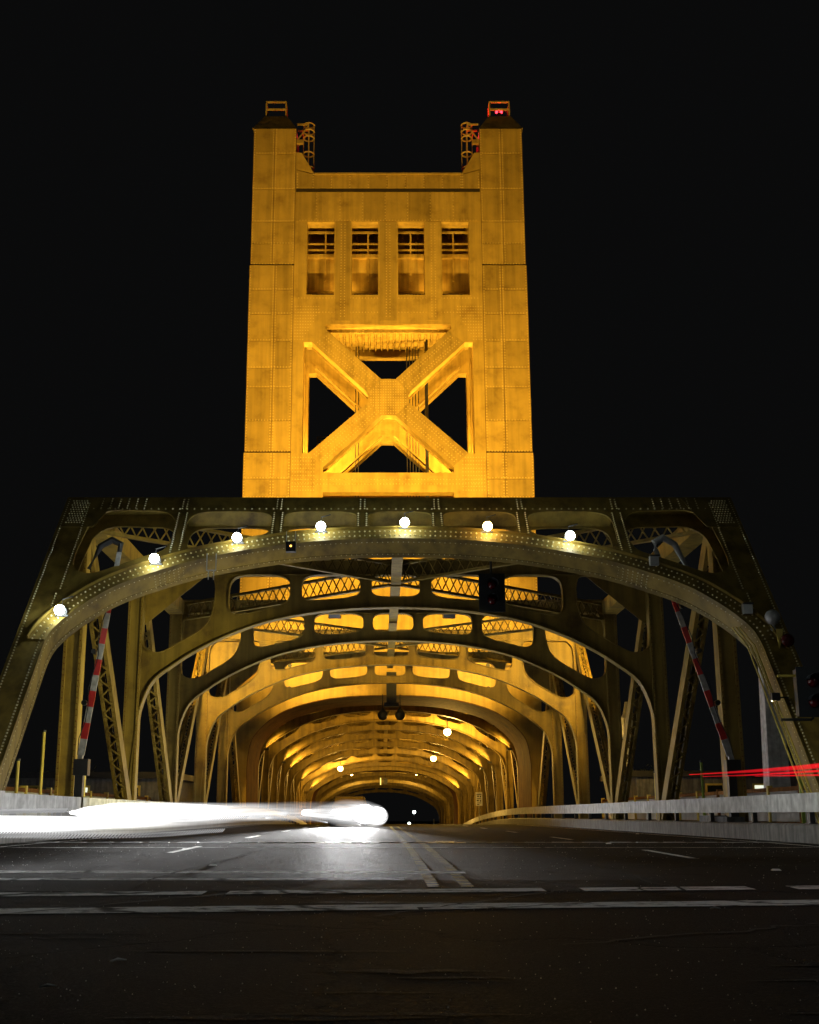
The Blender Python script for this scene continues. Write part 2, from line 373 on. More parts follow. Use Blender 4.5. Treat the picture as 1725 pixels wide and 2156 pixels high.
for (x0, y0, x1, y1, w_, lb) in ((-3.0, 4.9, 4.2, 5.35, .07, 0), (-.6, 9.2, 1.6, 12.3, .05, 0), (-5.2, 7.0, -1.6, 11.6, .045, 0), (.5, 7.6, 3.9, 9.6, .05, 0), (-6.5, 15.5, 6.8, 15.9, .06, 0), (-2.9, 12.0, -2.3, 24, .05, 0), (2.2, 11.5, 1.9, 24.5, .05, 0)):
    m = MB(); vs = []; N = 26
    for i in range(N+1):
        t = i/N; jx, jy = random.gauss(0, .05), random.gauss(0, .05); x = x0+(x1-x0)*t+jx; y = y0+(y1-y0)*t+jy; hw = w_*random.uniform(.4, 1.1)
        d = Vector((-(y1-y0), x1-x0)).normalized()*hw/2; vs += [(x-d.x, y-d.y, road_z(y)+.008), (x+d.x, y+d.y, road_z(y)+.008)]
    m.add(vs, [(2*i, 2*i+2, 2*i+3, 2*i+1) for i in range(N)]); m.build('tar_seam', TAR, kind='structure')
SCUFF = asphalt('pale_scuffed_asphalt', .03, .085)
for k in range(26):
    y = 5.2 + 17*random.random()**1.3; x = random.uniform(-.36, .4)*y; L_, W_ = random.uniform(.5, 2.4), random.uniform(.03, .16)
    m = MB(); N = 8; vs = []
    for i in range(N+1):
        t = i/N; xx = x + L_*(t-.5); hw = W_*math.sin(PI*(t*.9+.05))*random.uniform(.5, 1)/2; yy = y + random.gauss(0, .012)
        vs += [(xx, yy-hw, road_z(yy)+.003), (xx, yy+hw, road_z(yy)+.003)]
    m.add(vs, [(2*i, 2*i+2, 2*i+3, 2*i+1) for i in range(N)]); m.build('road_scuff', SCUFF, kind='structure')
# steel expansion joint at the bridge end
jt = thing('expansion_joint', 'steel finger joint across the road at the bridge entrance', 'joint', (0, 25.4, 0))
for k in range(26):
    m = MB(); x = -7.5 + k*.58 + random.uniform(-.05, .05); m.box(x, x+.4, random.uniform(0, .1), .22+random.uniform(0, .15), .001, .012); m.build('finger_plate', GREY, jt)
m = MB(); m.box(-7.88, 7.88, -.05, .55, -.05, .0045); m.build('joint_plate', DARK, jt)
# raised lane markers
k = 0
for (x, y, lb) in ((-3.78, 21.0, 'white raised reflector on the left lane line'), (3.9, 24.6, 'white raised reflector on the right lane line beyond the first dash'),
                (4.0, 14.6, 'white raised reflector on the right lane line nearest the crosswalk'), (7.0, 37, 'greenish raised reflector near the right kerb'), (-2.6, 15.6, 'small raised reflector left of the yellow lines')):
    m = MB(); z = road_z(y); m.add([(x-.05,y-.05,z),(x+.05,y-.05,z),(x+.05,y+.05,z),(x-.05,y+.05,z),(x-.035,y-.02,z+.018),(x+.035,y-.02,z+.018),(x+.035,y+.02,z+.018),(x-.035,y+.02,z+.018)], [(0,3,2,1),(4,5,6,7),(0,1,5,4),(1,2,6,5),(2,3,7,6),(3,0,4,7)])
    o = m.build('road_reflector', WHITEP); tag(o, lb, 'road reflector', 'raised reflectors on the road')
# grit and litter
m = MB()
for i in range(2600):
    y = 2.6 + 26*random.random()**1.6; x = random.uniform(-.42, .46)*y - .5; z = road_z(y); r = random.uniform(.0015, .0045)*(1+y*.05)
    if abs(x) > 7.8: continue
    a = random.random()*6; m.add([(x+r*math.cos(a),y+r*math.sin(a),z),(x+r*math.cos(a+2),y+r*math.sin(a+2),z),(x+r*math.cos(a+4),y+r*math.sin(a+4),z),(x,y,z+r*1.3)], [(0,1,3),(1,2,3),(2,0,3)])
m.build('loose_grit', plain('pale_grit', (.4, .4, .39), .7), kind='stuff')
for (x, y, l, a, lb) in ((-1.95, 6.9, .10, .9, 'pale paper scrap left of centre on the near road'), (-2.1, 6.05, .07, .5, 'crumpled pale litter lowest at left on the near road'), (2.0, 9.75, .07, 0, 'tiny bright scrap by the crosswalk line'), (1.33, 5.05, .13, -.5, 'thin dry twig lying on the near road at right')):
    m = MB(); z = road_z(y); d = Vector((math.cos(a), math.sin(a), 0))
    m.tube([Vector((x,y,z+.012))-d*l/2, Vector((x,y,z+.02)), Vector((x+.01,y,z+.012))+d*l/2], [.004,.008,.003], 5)
    tag(m.build('litter', WHITEP), lb, 'litter', 'scraps on the road')

# ------------------------------------------------------------------ rails beside the road
def guard_rail(s, y0, lb):
    r = thing('guard_rail', lb, 'guard rail', (s*8.02, y0, 0), 'white box rails beside the road')
    y = y0; seg = 0
    while y < 150:
        L = 7.5; n = 3; m = MB(); vs = []
        for i in range(n+1):
            yy = y + (L-.03)*i/n; z = road_z(yy)
            for (dx, dz) in ((-.07*s, .60), (-.07*s, .97), (.07*s, .97), (.07*s, .60)): vs.append((dx, yy-y0, z+dz))
        m.add(vs, [(i*4+k, i*4+(k+1)%4, (i+1)*4+(k+1)%4, (i+1)*4+k) for i in range(n) for k in range(4)] + [(0,1,2,3), tuple(n*4+k for k in range(4))])
        m.build('rail_segment', RAILM, r)
        for q in (1.2, 4.9):
            z = road_z(y+q); m = MB(); m.box(-.05, .05, -.07, .07, z+.36, z+.605); m.box(-.1, .1, -.12, .12, z+.365, z+.385); m.build('rail_post', DARK, r, (0, y+q-y0, 0))
        y += L; seg += 1
    if s < 0:
        m = MB(); m.box(-.16, .16, -.35, .04, .3, 1.0); m.build('end_block', RAILM, r)
    return r
guard_rail(1, 12.6, 'long white box rail along the right kerb in front of the truss')
guard_rail(-1, 24.4, 'white box rail along the left kerb behind the light trails')
bx_ = thing('concrete_plinth', 'low grey concrete plinth on the kerb under the right rail', 'plinth', (8.3, 33.0, .37))
m = MB(); m.box(-.2, .25, -1.6, 0, 0, .13); m.build('block', CONC, bx_); m = MB(); m.box(-.2, .25, .01, 1.1, 0, .16); m.build('block', CONC, bx_)

# ------------------------------------------------------------------ truss modules (local origin on the axis, z above road)
XT = 8.92     # truss line
def xf_y(x, z, t): return (x, t, z)
ARCH = [(8.9, .9), (8.84, 2.2), (8.74, 3.3), (8.62, 4.15), (8.25, 4.97), (7.55, 5.53), (6.77, 6.03), (5.7, 6.55), (4.5, 6.98), (3.0, 7.29), (1.5, 7.45), (0, 7.5)]
arch_half = catmull(ARCH, 4)
arch_line = [(-x, z) for x, z in arch_half] + [p for p in arch_half[::-1]][1:]
RIBT = [(0, 7.83), (1.5, 7.79), (3, 7.66), (4.5, 7.39), (5.5, 7.12), (6.5, 6.76), (7.68, 6.12), (8.2, 5.93), (8.66, 6.1)]
ribtop = lambda x: interp(RIBT, abs(x))
def sway_frame_mesh():
    m = MB(); ztop = 9.1
    outer = [(-8.78, ztop), (-8.78, arch_line[0][1])] if False else []
    outer = [(-8.92, ztop)] + [(-8.92, .9)] + arch_line + [(8.92, .9), (8.92, ztop)]
    outer = [(-8.92, ztop), (-8.92, .85)] + arch_line + [(8.92, .85), (8.92, ztop)]
    P = [1.03, 3.45, 5.95]
    cells = [(-P[0]+.17, P[0]-.17)]
    for a, b in ((P[0], P[1]), (P[1], P[2])): cells += [(a+.17, b-.17), (-b+.17, -a-.17)]
    holes = [hole(a, b, ribtop, 8.63, .56) for a, b in cells]
    corner = [(6.25, 7.6), (6.25, 8.3), (6.6, 8.63), (8.1, 8.63), (8.5, 8.45), (8.66, 8.0), (8.66, 6.35), (8.5, 6.02), (8.2, 5.93), (7.9, 5.98), (7.3, 6.32), (6.75, 6.66), (6.4, 7.05)]
    cc = catmull(corner + [corner[0]], 3)[:-1]
    holes += [cc, [(-x, z) for x, z in cc][::-1]]
    m.plate(outer, holes, -.09, .09, xf_y)
    m.strip(arch_line, -.035, .0, -.22, .22, xf_y)
    for h in holes: m.strip(h + [h[0]], .0, .025, -.17, .17, xf_y)
    m.box(-8.7, 8.7, -.25, .25, 9.1, 9.14); m.box(-8.6, 8.6, -.2, .2, 8.60, 8.625)
    return m
def along(line, step, off=0.):
    """points every 'step' along a 2D polyline, pushed 'off' to its left"""
    acc = 0; out = []
    for a, b in zip(line, line[1:]):
        a, b = Vector(a), Vector(b); d = b-a; L = d.length
        if L < 1e-6: continue
        d /= L; n = Vector((-d.y, d.x))
        while acc < L: p = a + d*acc + n*off; out.append((p.x, p.y)); acc += step
        acc -= L
    return out
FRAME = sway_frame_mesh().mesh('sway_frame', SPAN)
m = MB()
for (x, z) in along(arch_line, .16, .07): m.rivet((x, -.091, z), (0,-1,0), .022, .014)
for k in range(105): m.rivet((-8.4 + k*.16, -.251 if False else -.091, 8.72), (0,-1,0), .022, .014)
for s in (-1, 1):
    for i in range(5):
        for j in range(7): x = 6.6 - j*.16; m.rivet((s*x, -.091, interp([(5.5,6.72),(6.77,6.12)], x) + .13 + i*.07), (0,-1,0), .016, .012)
FRIV = m.mesh('rivets', DARK if False else SPAN)

def post_mesh():
    m = MB(); m.box(-.25, -.17, -.22, .22, 0, 8.7); m.box(.17, .25, -.22, .22, 0, 8.7); m.box(-.17, .17, -.17, .17, 0, 8.7)
    m.box(-.38, .38, -.35, .35, -.02, .04); return m.mesh('post', SPAN)
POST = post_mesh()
m = MB()
for s in (-1, 1):
    for k in range(54): m.rivet((s*.205, -.221, .2 + k*.155), (0,-1,0), .022, .014)
PRIV = m.mesh('rivets', RUST)
def diag_mesh(dy, z0, z1):
    m = MB(); p, q = Vector((0, 0, z0)), Vector((0, dy, z1)); d = (q-p).normalized(); n = Vector((1,0,0)).cross(d)
    for s in (-1, 1):
        m.bar(p + Vector((s*.19,0,0)), q + Vector((s*.19,0,0)), .03, .46)
        for e in (-1, 1): m.bar(p + Vector((s*.14,0,0)) + n*e*.22, q + Vector((s*.14,0,0)) + n*e*.22, .1, .02)
    L = (q-p).length; k = 0; t = .5
    while t < L-.6:
        for e in (-1, 1):
            a = p + d*t + n*e*.245 + Vector((-.15 if k % 2 else .15, 0, 0)); b = p + d*(t+.34) + n*e*.245 + Vector((.15 if k % 2 else -.15, 0, 0))
            m.bar(a, b, .05, .012, n.cross(b-a))
        t += .34; k += 1
    return m.mesh('diagonal', SPAN)
def diag_rivets(dy, z0, z1):
    m = MB(); p, q = Vector((0, 0, z0)), Vector((0, dy, z1)); L = (q-p).length; d = (q-p)/L; n = Vector((1,0,0)).cross(d)
    if n.y > 0: n = -n
    t = .3
    while t < L-.3:
        for s in (-1, 1): m.rivet(p + d*t + n*.232 + Vector((s*.14,0,0)), n, .02, .014)
        t += .2
    return m.mesh('rivets', RUST)
def lattice(x0, y0, x1, y1, zt=8.95, h=.62):
    """lattice girder: angle chords above and below with crossed flat bars"""
    m = MB(); a, b = Vector((x0,y0,0)), Vector((x1,y1,0)); L = (b-a).length; d = (b-a)/L
    for z in (zt, zt-h):
        m.bar(a+Vector((0,0,z)), b+Vector((0,0,z)), .16, .09, (0,0,1) if False else d.cross(Vector((0,0,1))))
    n = int(L/.40); st = L/n
    for i in range(n):
        p, q = a + d*st*i, a + d*st*(i+1)
        sd = d.cross(Vector((0,0,1)))*.02
        m.bar(p+Vector((0,0,zt))+sd, q+Vector((0,0,zt-h))+sd, .045, .015, d.cross(Vector((0,0,1))).cross(q-p+Vector((0,0,-h))))
        m.bar(p+Vector((0,0,zt-h))-sd, q+Vector((0,0,zt))-sd, .045, .015, d.cross(Vector((0,0,1))).cross(q-p+Vector((0,0,h))))
    return m
PANEL = 8.27
LATT = {}
def lat(P):
    if P not in LATT:
        LATT[P] = [lattice(-8.5, .3, -.2, P-.3).mesh('lateral_brace', SPAN), lattice(8.5, .3, .2, P-.3).mesh('lateral_brace', SPAN),
                   lattice(-.2, .3, -8.5, P-.3).mesh('lateral_brace', SPAN), lattice(.2, .3, 8.5, P-.3).mesh('lateral_brace', SPAN)]
    return LATT[P]

def chord(root, y0, y1, y_root):
    for s in (-1, 1):
        for (zc, hh) in ((8.83, .56), (.12, .5)):
            ya, yb = (y0, y1) if zc > 2 else (y0-2, y1+2)
            m = MB(); n = max(1, int((yb-ya)/4)); 
            for i in range(n):
                a, b = ya + (yb-ya)*i/n, ya + (yb-ya)*(i+1)/n
                m.bar((s*XT, a-y_root, zc+road_z(a)), (s*XT, b-y_root, zc+road_z(b)), .6, hh)
            m.build('top_chord' if zc > 2 else 'bottom_chord', SPAN, root)
def add_frames(root, ys, y_root, rivets=True, diag=None, latt=True, center=True):
    for i, y in enumerate(ys):
        z = road_z(y); f = put('sway_frame', FRAME, root, (0, y-y_root, z))
        if rivets: put('rivets', FRIV, f, (0,0,0), 'stuff')
        for s in (-1, 1):
            p = put('post', POST, root, (s*XT, y-y_root, z))
            if rivets: put('rivets', PRIV, p, (0,0,0), 'stuff')
def add_diags(root, segs, y_root, rivets=True):
    cache = {}
    for (ya, za, yb, zb) in segs:
        key = (round(yb-ya, 2), za, zb)
        if key not in cache: cache[key] = (diag_mesh(*key), diag_rivets(*key) if rivets else None)
        for s in (-1, 1):
            o = put('diagonal', cache[key][0], root, (s*XT, ya-y_root, (road_z(ya)+road_z(yb))/2))
            if rivets: put('rivets', cache[key][1], o, (0,0,0), 'stuff')
def add_laterals(root, ys, y_root, both=False):
    for i, (a, b) in enumerate(zip(ys, ys[1:])):
        P = round(b-a, 2); L = lat(P)
        for me in (L if both else L[:2] if i % 2 == 0 else L[2:]):
            put('lateral_brace', me, root, (0, a-y_root, (road_z(a)+road_z(b))/2))

# inclined portal, plane coordinates (x, s): s runs up the sloping end posts
MSL = math.hypot(8.1, 9.1); UY, UZ = 8.1/MSL, 9.1/MSL
NY, NZ = UZ, -UY                       # into the member
def xf_p(x, s, t): return (x, s*UY + t*NY, s*UZ + t*NZ)
PIN = [(8.62, .0), (8.62, 2.5), (8.62, 5.0), (8.60, 6.17), (8.43, 6.8), (7.97, 7.55), (7.28, 8.3), (6.36, 8.9), (5.14, 9.5), (3.3, 10.05), (1.6, 10.31), (0, 10.38)]
pin_half = catmull(PIN, 5)
pin_line = [(-x, s) for x, s in pin_half] + pin_half[::-1][1:]
PBT = [(0, 10.87), (3.3, 10.53), (5.2, 9.97), (6.75, 9.32), (7.8, 8.55), (8.5, 7.85), (8.78, 7.2)]
pbt = lambda x: interp(PBT, abs(x))
def build_portal(root, ox=0, detail=True):
    outer = [(-9.34, 12.36), (-9.34, 0)] + pin_line + [(9.34, 0), (9.34, 12.36)]
    cells = [(-.9, .9), (1.17, 3.2), (-3.2, -1.17), (3.5, 5.83), (-5.83, -3.5)]
    holes = [hole(a, b, lambda x: pbt(x)+.06, 11.66, .5) for a, b in cells]
    corner = [(6.13, 10.3), (6.13, 11.1), (6.45, 11.62), (7.2, 11.7), (8.0, 11.7), (8.42, 11.3), (8.52, 10.6), (8.58, 9.6), (8.5, 9.1), (8.2, 8.86), (7.8, 8.92), (7.2, 9.3), (6.7, 9.6), (6.3, 9.85)]
    cc = catmull(corner + [corner[0]], 3)[:-1]; holes += [cc, [(-x, z) for x, z in cc][::-1]]
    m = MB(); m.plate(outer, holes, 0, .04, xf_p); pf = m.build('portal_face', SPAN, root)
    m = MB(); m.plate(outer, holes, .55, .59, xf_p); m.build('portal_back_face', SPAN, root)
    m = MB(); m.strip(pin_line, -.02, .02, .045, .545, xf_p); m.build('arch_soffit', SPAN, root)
    m = MB()
    m.plate([(-9.34,12.36),(9.34,12.36),(9.34,12.30),(-9.34,12.30)], [], .045, .545, xf_p)
    m.plate([(-5.9,11.75),(5.9,11.75),(5.9,11.71),(-5.9,11.71)], [], .045, .545, xf_p)
    for s in (-1, 1):
        m.plate([(s*9.34,0),(s*9.34,12.29),(s*9.30,12.29),(s*9.30,0)], [], .045, .545, xf_p)
    m.build('cover_plate', SPAN, root)
    m = MB(); m.strip([(x, s) for x, s in pin_line if s > 6.1], .0, .40, -.028, -.002, xf_p); m.build('arch_band', SPAN, root)
    m = MB(); m.strip([(x, s) for x, s in pin_line if s > 6.1], .40, .43, -.11, -.0, xf_p); m.build('arch_ledge', SPAN, root)
    m = MB(); m.strip(pin_line, -.03, .0, .48, .62, xf_p); m.strip(pin_line, -.03, .0, -.03, .09, xf_p); m.build('soffit_angle', SPAN, root)
    for s in (-1, 1):
        for x in (1.03, 3.35, 5.98):
            m = MB(); top = 11.62; bot = pbt(x)+.02; m.plate([(s*(x-.16),bot),(s*(x+.16),bot),(s*(x+.16),top),(s*(x-.16),top)], [], -.016, -.001, xf_p); m.build('cover_strap', SPAN, root)
        m = MB(); m.plate([(s*8.35,10.9),(s*9.3,10.9),(s*9.3,12.32),(s*7.9,12.32)], [], -.016, -.001, xf_p); m.build('gusset_plate', SPAN, root)
    if not detail: return
    n = (0, -NY, -NZ); m = MB(); R = lambda x, s, t=0., r=.027: m.rivet(xf_p(x, s, t), n, r, .022)
    for s in (-1, 1):
        for k in range(122): R(s*9.25, .3+k*.0985)
        for k in range(80): R(s*8.72, .2+k*.0985)
        for k in range(40): R(s*8.66, 8.2+k*.0985) if 8.2+k*.0985 < 12.2 else None
        for x in (1.03, 3.35, 5.98):
            k = pbt(x)+.1
            while k < 11.6: R(s*(x-.115), k, -.016); R(s*(x+.115), k, -.016); k += .095
            for j in range(5): R(s*(x-.06), 11.8+j*.11); R(s*(x+.06), 11.8+j*.11)
        for i in range(6):
            for j in range(11): R(s*(8.75+.075*i-.035*(j%2)), 11.1+.105*j, -.016)
        for i in range(6):
            for j in range(5): R(s*(7.1+.24*i), 11.82+.11*j)
    for k in range(86): R(-8.5+k*.2, 11.78)
    band = [(x, s) for x, s in pin_line if s > 6.1]
    for (x, s) in along(band, .135, .10): R(x, s, -.028)
    for (x, s) in along(band, .135, .30): R(x, s, -.028)
    for t in (.10, .50):
        for i, (x, s) in enumerate(along(pin_line, .14, -.02)):
            p = Vector(xf_p(x, s, t)); m.rivet(p, Vector(xf_p(0 - x*.12, s-1.0, t)) - Vector(xf_p(0, s, t)), .018, .016)
    for s in (-1, 1):
        for i in range(7):
            for j in range(5):
                for (x, q) in along([(s*5.7, 9.27), (s*6.5, 8.82)], .13, 0)[i:i+1]:
                    p = Vector(xf_p(x, q-.02, .12+.09*j)); m.rivet(p, Vector(xf_p(0, -1, 0)), .018, .016)
    m.build('rivets', RIV, pf, kind='stuff')

# --- near approach span
Y0 = 25.1
NS = thing('approach_span', 'dark gold riveted truss span with the wide arched portal in front', 'bridge span', (0, Y0, 0))
build_portal(NS)
FR = [33.4, 41.67, 49.94, 58.21, 66.48]
add_frames(NS, FR[1:], Y0)
for s in (-1, 1):
    p = put('post', POST, NS, (s*XT, FR[0]-Y0, 0)); put('rivets', PRIV, p, (0,0,0), 'stuff')
chord(NS, 33.2, 66.6, Y0)
add_diags(NS, [(33.4, 8.7, 41.67, .3), (41.67, 8.7, 49.94, .3), (49.94, .3, 58.21, 8.7), (58.21, .3, 66.48, 8.7), (66.48, 8.7, 74.2, .3)], Y0)
add_laterals(NS, FR, Y0)
for a, b in zip(FR, FR[1:]):
    m = MB(); m.box(-.17, .17, a-Y0+.2, b-Y0-.2, 8.25, 8.5); m.box(-.13, .13, a-Y0+.2, b-Y0-.2, 8.52, 8.9); m.build('centre_strut', SPAN, NS)
# stringers and gussets under the top chord
for s in (-1, 1):
    for y in FR[1:]:
        m = MB(); m.plate([(s*6.2, 9.0), (s*8.7, 9.0), (s*8.7, 6.9)], [], .27, .29, xf_y); m.build('gusset', SPAN, NS, (0, y-Y0, 0))
# cable conduits down the right portal leg
m = MB()
for i in range(3): m.tube([xf_p(8.5 - .09*i, s, .2) for s in (.3, 3, 6.2)] + [xf_p(8.3-.09*i, 6.9, .2)], .022, 6)
m.build('cable_conduit', YELL, NS)

# --- lift span between the towers
Y1 = 82.6
LS = thing('lift_span', 'golden lift span with repeated arched frames between the two towers', 'bridge span', (0, Y1, 0))
LF = [83.6 + 7.75*i for i in range(9)]
add_frames(LS, LF, Y1, rivets=False); chord(LS, 83.2, 145.8, Y1); add_laterals(LS, LF, Y1, True)
add_diags(LS, [(LF[i], (.3 if i < 4 else 8.7), LF[i+1], (8.7 if i < 4 else .3)) for i in range(8)], Y1, rivets=False)
m = MB()
for a, b in zip(LF, LF[1:]): m.bar((0, a-Y1+.2, 8.45+road_z(a)), (0, b-Y1-.2, 8.45+road_z(b)), .34, .45)
m.build('centre_strut', SPAN, LS)
# --- far approach span
Y2 = 152.6
FS = thing('approach_span', 'distant golden approach span with small arches at the far bridge end', 'bridge span', (0, Y2, 0))
FF = [157.0 + 8.0*i for i in range(5)]
add_frames(FS, FF, Y2, rivets=False); chord(FS, 154, 189, Y2); add_laterals(FS, FF, Y2)
add_diags(FS, [(FF[i], (.3 if i < 2 else 8.7), FF[i+1], (8.7 if i < 2 else .3)) for i in range(4)], Y2, rivets=False)
pr = bpy.data.objects.new('far_portal', None)
# its closing arch
put('sway_frame', FRAME, FS, (0, 196.5-Y2, road_z(196.5)-.3))
for s in (-1, 1):
    m = MB(); m.bar((s*XT, 189-Y2, 8.8+road_z(189)), (s*XT, 197-Y2, .2+road_z(197)), .6, .6); m.build('end_post', SPAN, FS)

# ------------------------------------------------------------------ towers
TY = 74.7; DEP = 6.7
TARCH = catmull([(8.5,-6.5),(8.5,0),(8.53,2.4),(8.53,3.7),(8.32,4.85),(7.85,5.55),(7.1,6.22),(6.23,6.72),(5.2,7.07),(3.7,7.4),(2,7.57),(0,7.62)], 5)
def tower():
    T = thing('bridge_tower', 'tall golden floodlit lift tower with crossed braces above the near portal', 'tower', (0, TY, 0))
    W0, W1 = 9.25, 6.23
    def face(t0, t1, front=True):
        win = [[(s*a, 33.83), (s*b, 33.83), (s*b, 39.08), (s*a, 39.08)] for s in (-1, 1) for a, b in ((.66, 2.42), (3.58, 5.40))]
        top = [(-4.1, 31.75), (4.1, 31.75), (4.1, 31.42), (3.93, 31.26), (.46, 27.93), (-.46, 27.93), (-3.93, 31.26), (-4.1, 31.42)]
        side = [(5.52, 30.49), (4.98, 30.49), (1.27, 26.93), (1.27, 26.38), (5.07, 22.93), (5.52, 22.93)]
        bot = [(-.44, 25.48), (.44, 25.48), (4.16, 22.0), (4.16, 21.65), (-4.16, 21.65), (-4.16, 22.0)]
        slot = [(-4.16, 20.36), (4.16, 20.36), (4.16, 16.2), (-4.16, 16.2)]
        holes = win + [top, side, [(-x, z) for x, z in side], bot, slot]
        outer = [(-W1, 42.96), (-4.9, 42.56), (4.9, 42.56), (W1, 42.96), (W1, 7.0)]
        half = [(W1, 6.722)] + [p for p in TARCH if p[0] < W1-.02]
        outer += half[0:] + [(-x, z) for x, z in half[::-1]][1:]
        outer[4] = (W1, 7.2)
        m = MB(); m.plate(outer, holes, t0, t1, xf_y); return m.build('brace_face', PLATE, T)
    f1 = face(.02, .9); f2 = face(DEP-.9, DEP-.02)
    # columns: four box legs with a curved haunch over the road
    tiers = [(9.05, 6.7, 19.0, .05), (19.0, 23.0, 0, 0), (23.0, 36.0, 0, .0), (36.0, 46.12, 0, .0)]
    for s in (-1, 1):
        for (ya, yb) in ((0., 2.6), (DEP-2.6, DEP)):
            for (z0, z1, w) in ((9.3, 22.93, W0), (23.05, 35.92, W0-.05), (36.05, 46.12, W0-.10)):
                m = MB(); ins = (W0-w)*.6
                m.box(*sorted((s*W1, s*w)), ya+ins if ya == 0 else ya, yb, z0, z1); m.build('column', SEAM if ya == 0 else PLATE, T)
            m = MB(); hl = [(W0, 9.28), (W0, -6.5)] + [p for p in TARCH if p[0] > W1+.01] + [(W1, 6.72), (W1, 9.28)]
            m.plate([(s*x, z) for x, z in hl], [], ya if ya == 0 else ya, yb, xf_y); m.build('haunch', PLATE, T)
        # side walls bracing
        m = MB()
        for z0, z1 in ((10, 22), (22.5, 31), (31.5, 39.5)):
            m.bar((s*(W0-.5), 2.5, z0), (s*(W0-.5), DEP-2.5, z1), .5, .6); m.bar((s*(W0-.5), DEP-2.5, z0), (s*(W0-.5), 2.5, z1), .45, .55)
            m.box(*sorted((s*(W0-.8), s*(W0-.2))), 2.6, DEP-2.6, z1-.1, z1+.8)
        m.build('side_brace', GOLD, T)
        # cap, rail frame
        for (ya, yb) in ((0.06, 2.6), (DEP-2.6, DEP)):
            m = MB(); c = 7.74*s; yc = (ya+yb)/2
            b0, b1 = 1.50, .78
            m.add([(c-b0,ya,46.12),(c+b0,ya,46.12),(c+b0,yb,46.12),(c-b0,yb,46.12),(c-b1,yc-.6,47.45),(c+b1,yc-.6,47.45),(c+b1,yc+.6,47.45),(c-b1,yc+.6,47.45)], [(0,3,2,1),(4,5,6,7),(0,1,5,4),(1,2,6,5),(2,3,7,6),(3,0,4,7)])
            m.build('column_cap', PLATE, T)
            m = MB(); 
            for i in (-1, 1):
                for j in (-1, 1): m.bar((c+i*.68, yc+j*.5, 47.45), (c+i*.68, yc+j*.5, 48.6), .09, .09)
                for z in (48.05, 48.6): m.bar((c+i*.68, yc-.5, z), (c+i*.68, yc+.5, z), .08, .08)
                for z in (48.05, 48.62): m.bar((c-.72, yc+i*.5, z), (c+.72, yc+i*.5, z), .10, .10, (0,0,1))
            m.build('top_railing', GOLD, T)
        # shoulder gusset and safety-cage ladder
        m = MB(); m.plate([(s*W1, 42.98), (s*4.95, 42.62), (s*5.05, 42.75), (s*5.85, 44.2), (s*W1, 44.25)], [], -.02, .3, xf_y); m.build('shoulder_plate', PLATE, T)
        m = MB(); cx, cy = s*5.42, .5
        for z in (43.3, 44.4, 45.6, 46.1, 46.6): 
            pts = [(cx+.36*math.cos(a*PI/8), cy+.36*math.sin(a*PI/8), z) for a in range(17)]; m.tube(pts, .055, 5)
        for a in range(0, 16, 4): m.tube([(cx+.36*math.cos(a*PI/8), cy+.36*math.sin(a*PI/8), 42.6), (cx+.36*math.cos(a*PI/8), cy+.36*math.sin(a*PI/8), 46.7)], .03, 5)
        for k in range(12): m.bar((cx+s*.3-.18, cy, 42.8+.3*k), (cx+s*.3+.18, cy, 42.8+.3*k), .03, .03)
        m.build('ladder_cage', GOLD, T)
        m = MB()
        for j in (0, 1): m.bar((s*6.2, .2+j*.8, 46.5), (cx, .2+j*.8, 46.5), .1, .1, (0,0,1)); m.bar((s*6.2, .2+j*.8, 45.3), (cx, .2+j*.8, 46.4), .08, .08, (0,1,0))
        m.bar((s*6.22, .3, 45.2), (s*5.8, .3, 45.2), .26, .26, (0,0,1)); m.build('ladder_platform', GOLD, T)
    # face plates: seams, tone steps and rivets on the columns
    rows = [9.4, 12.2, 14.9, 17.4, 19.94, 21.2, 22.97, 25.05, 27.33, 28.67, 30.55, 32.43, 34.14, 35.95, 37.45, 39.08, 41.48, 44.13, 46.08]
    cache = {}
    riv = MB()
    for s in (-1, 1):
        for z0, z1 in zip(rows, rows[1:]):
            if z0 < 22.97 < z1: continue
            sb = 0 if z1 < 23 else (.03 if z1 < 36 else .06); w = W0 - (0 if z1 < 23 else .05 if z1 < 36 else .10)
            seam = 7.4 if z1 < 23 else 7.5 if z1 < 36 else 7.7
            for a, b in ((W1+.03, seam-.013), (seam+.013, w-.02)):
                key = (round(b-a, 3), round(z1-z0, 3))
                if key not in cache:
                    m = MB(); m.box(0, b-a, -.03, -.002, .015, z1-z0-.015); cache[key] = m.mesh('plate', PLATE)
                put('plate', cache[key], T, (s*a if s > 0 else -b, sb, z0 + (.1 if abs(z0-22.97) < .01 or abs(z0-35.95) < .01 else 0)))
            k = .15
            while k < z1-z0:
                for x in (seam-.09, seam+.09, W1+.10, w-.08): riv.rivet((s*x, sb-.03, z0+k), (0,-1,0), .045, .035)
                k += .19
            x = W1+.2
            while x < w-.1: riv.rivet((s*x, sb-.03, z0+.10), (0,-1,0), .045, .035); x += .19
    # cross beam panels
    xs = [-6.2, -4.74, -3.15, -1.63, -.12, 1.38, 2.91, 4.45, 6.2]
    for a, b in zip(xs, xs[1:]):
        m = MB(); m.box(a+.025, b-.025, -.015, .018, 39.15, 41.28); m.build('plate', PLATE, T)
        if b < 6: 
            for k in range(9): riv.rivet((b-.07, 0, 39.3+k*.23), (0,-1,0), .045, .035)
    for a, b in zip([-5.0+1.25*i for i in range(8)], [-3.75+1.25*i for i in range(8)]):
        m = MB(); m.box(a+.025, b-.025, -.02, .018, 41.56, 42.5); m.build('plate', PLATE, T)
        for k in range(5): riv.rivet((b-.07, -.05, 41.6+k*.2), (0,-1,0), .045, .035)
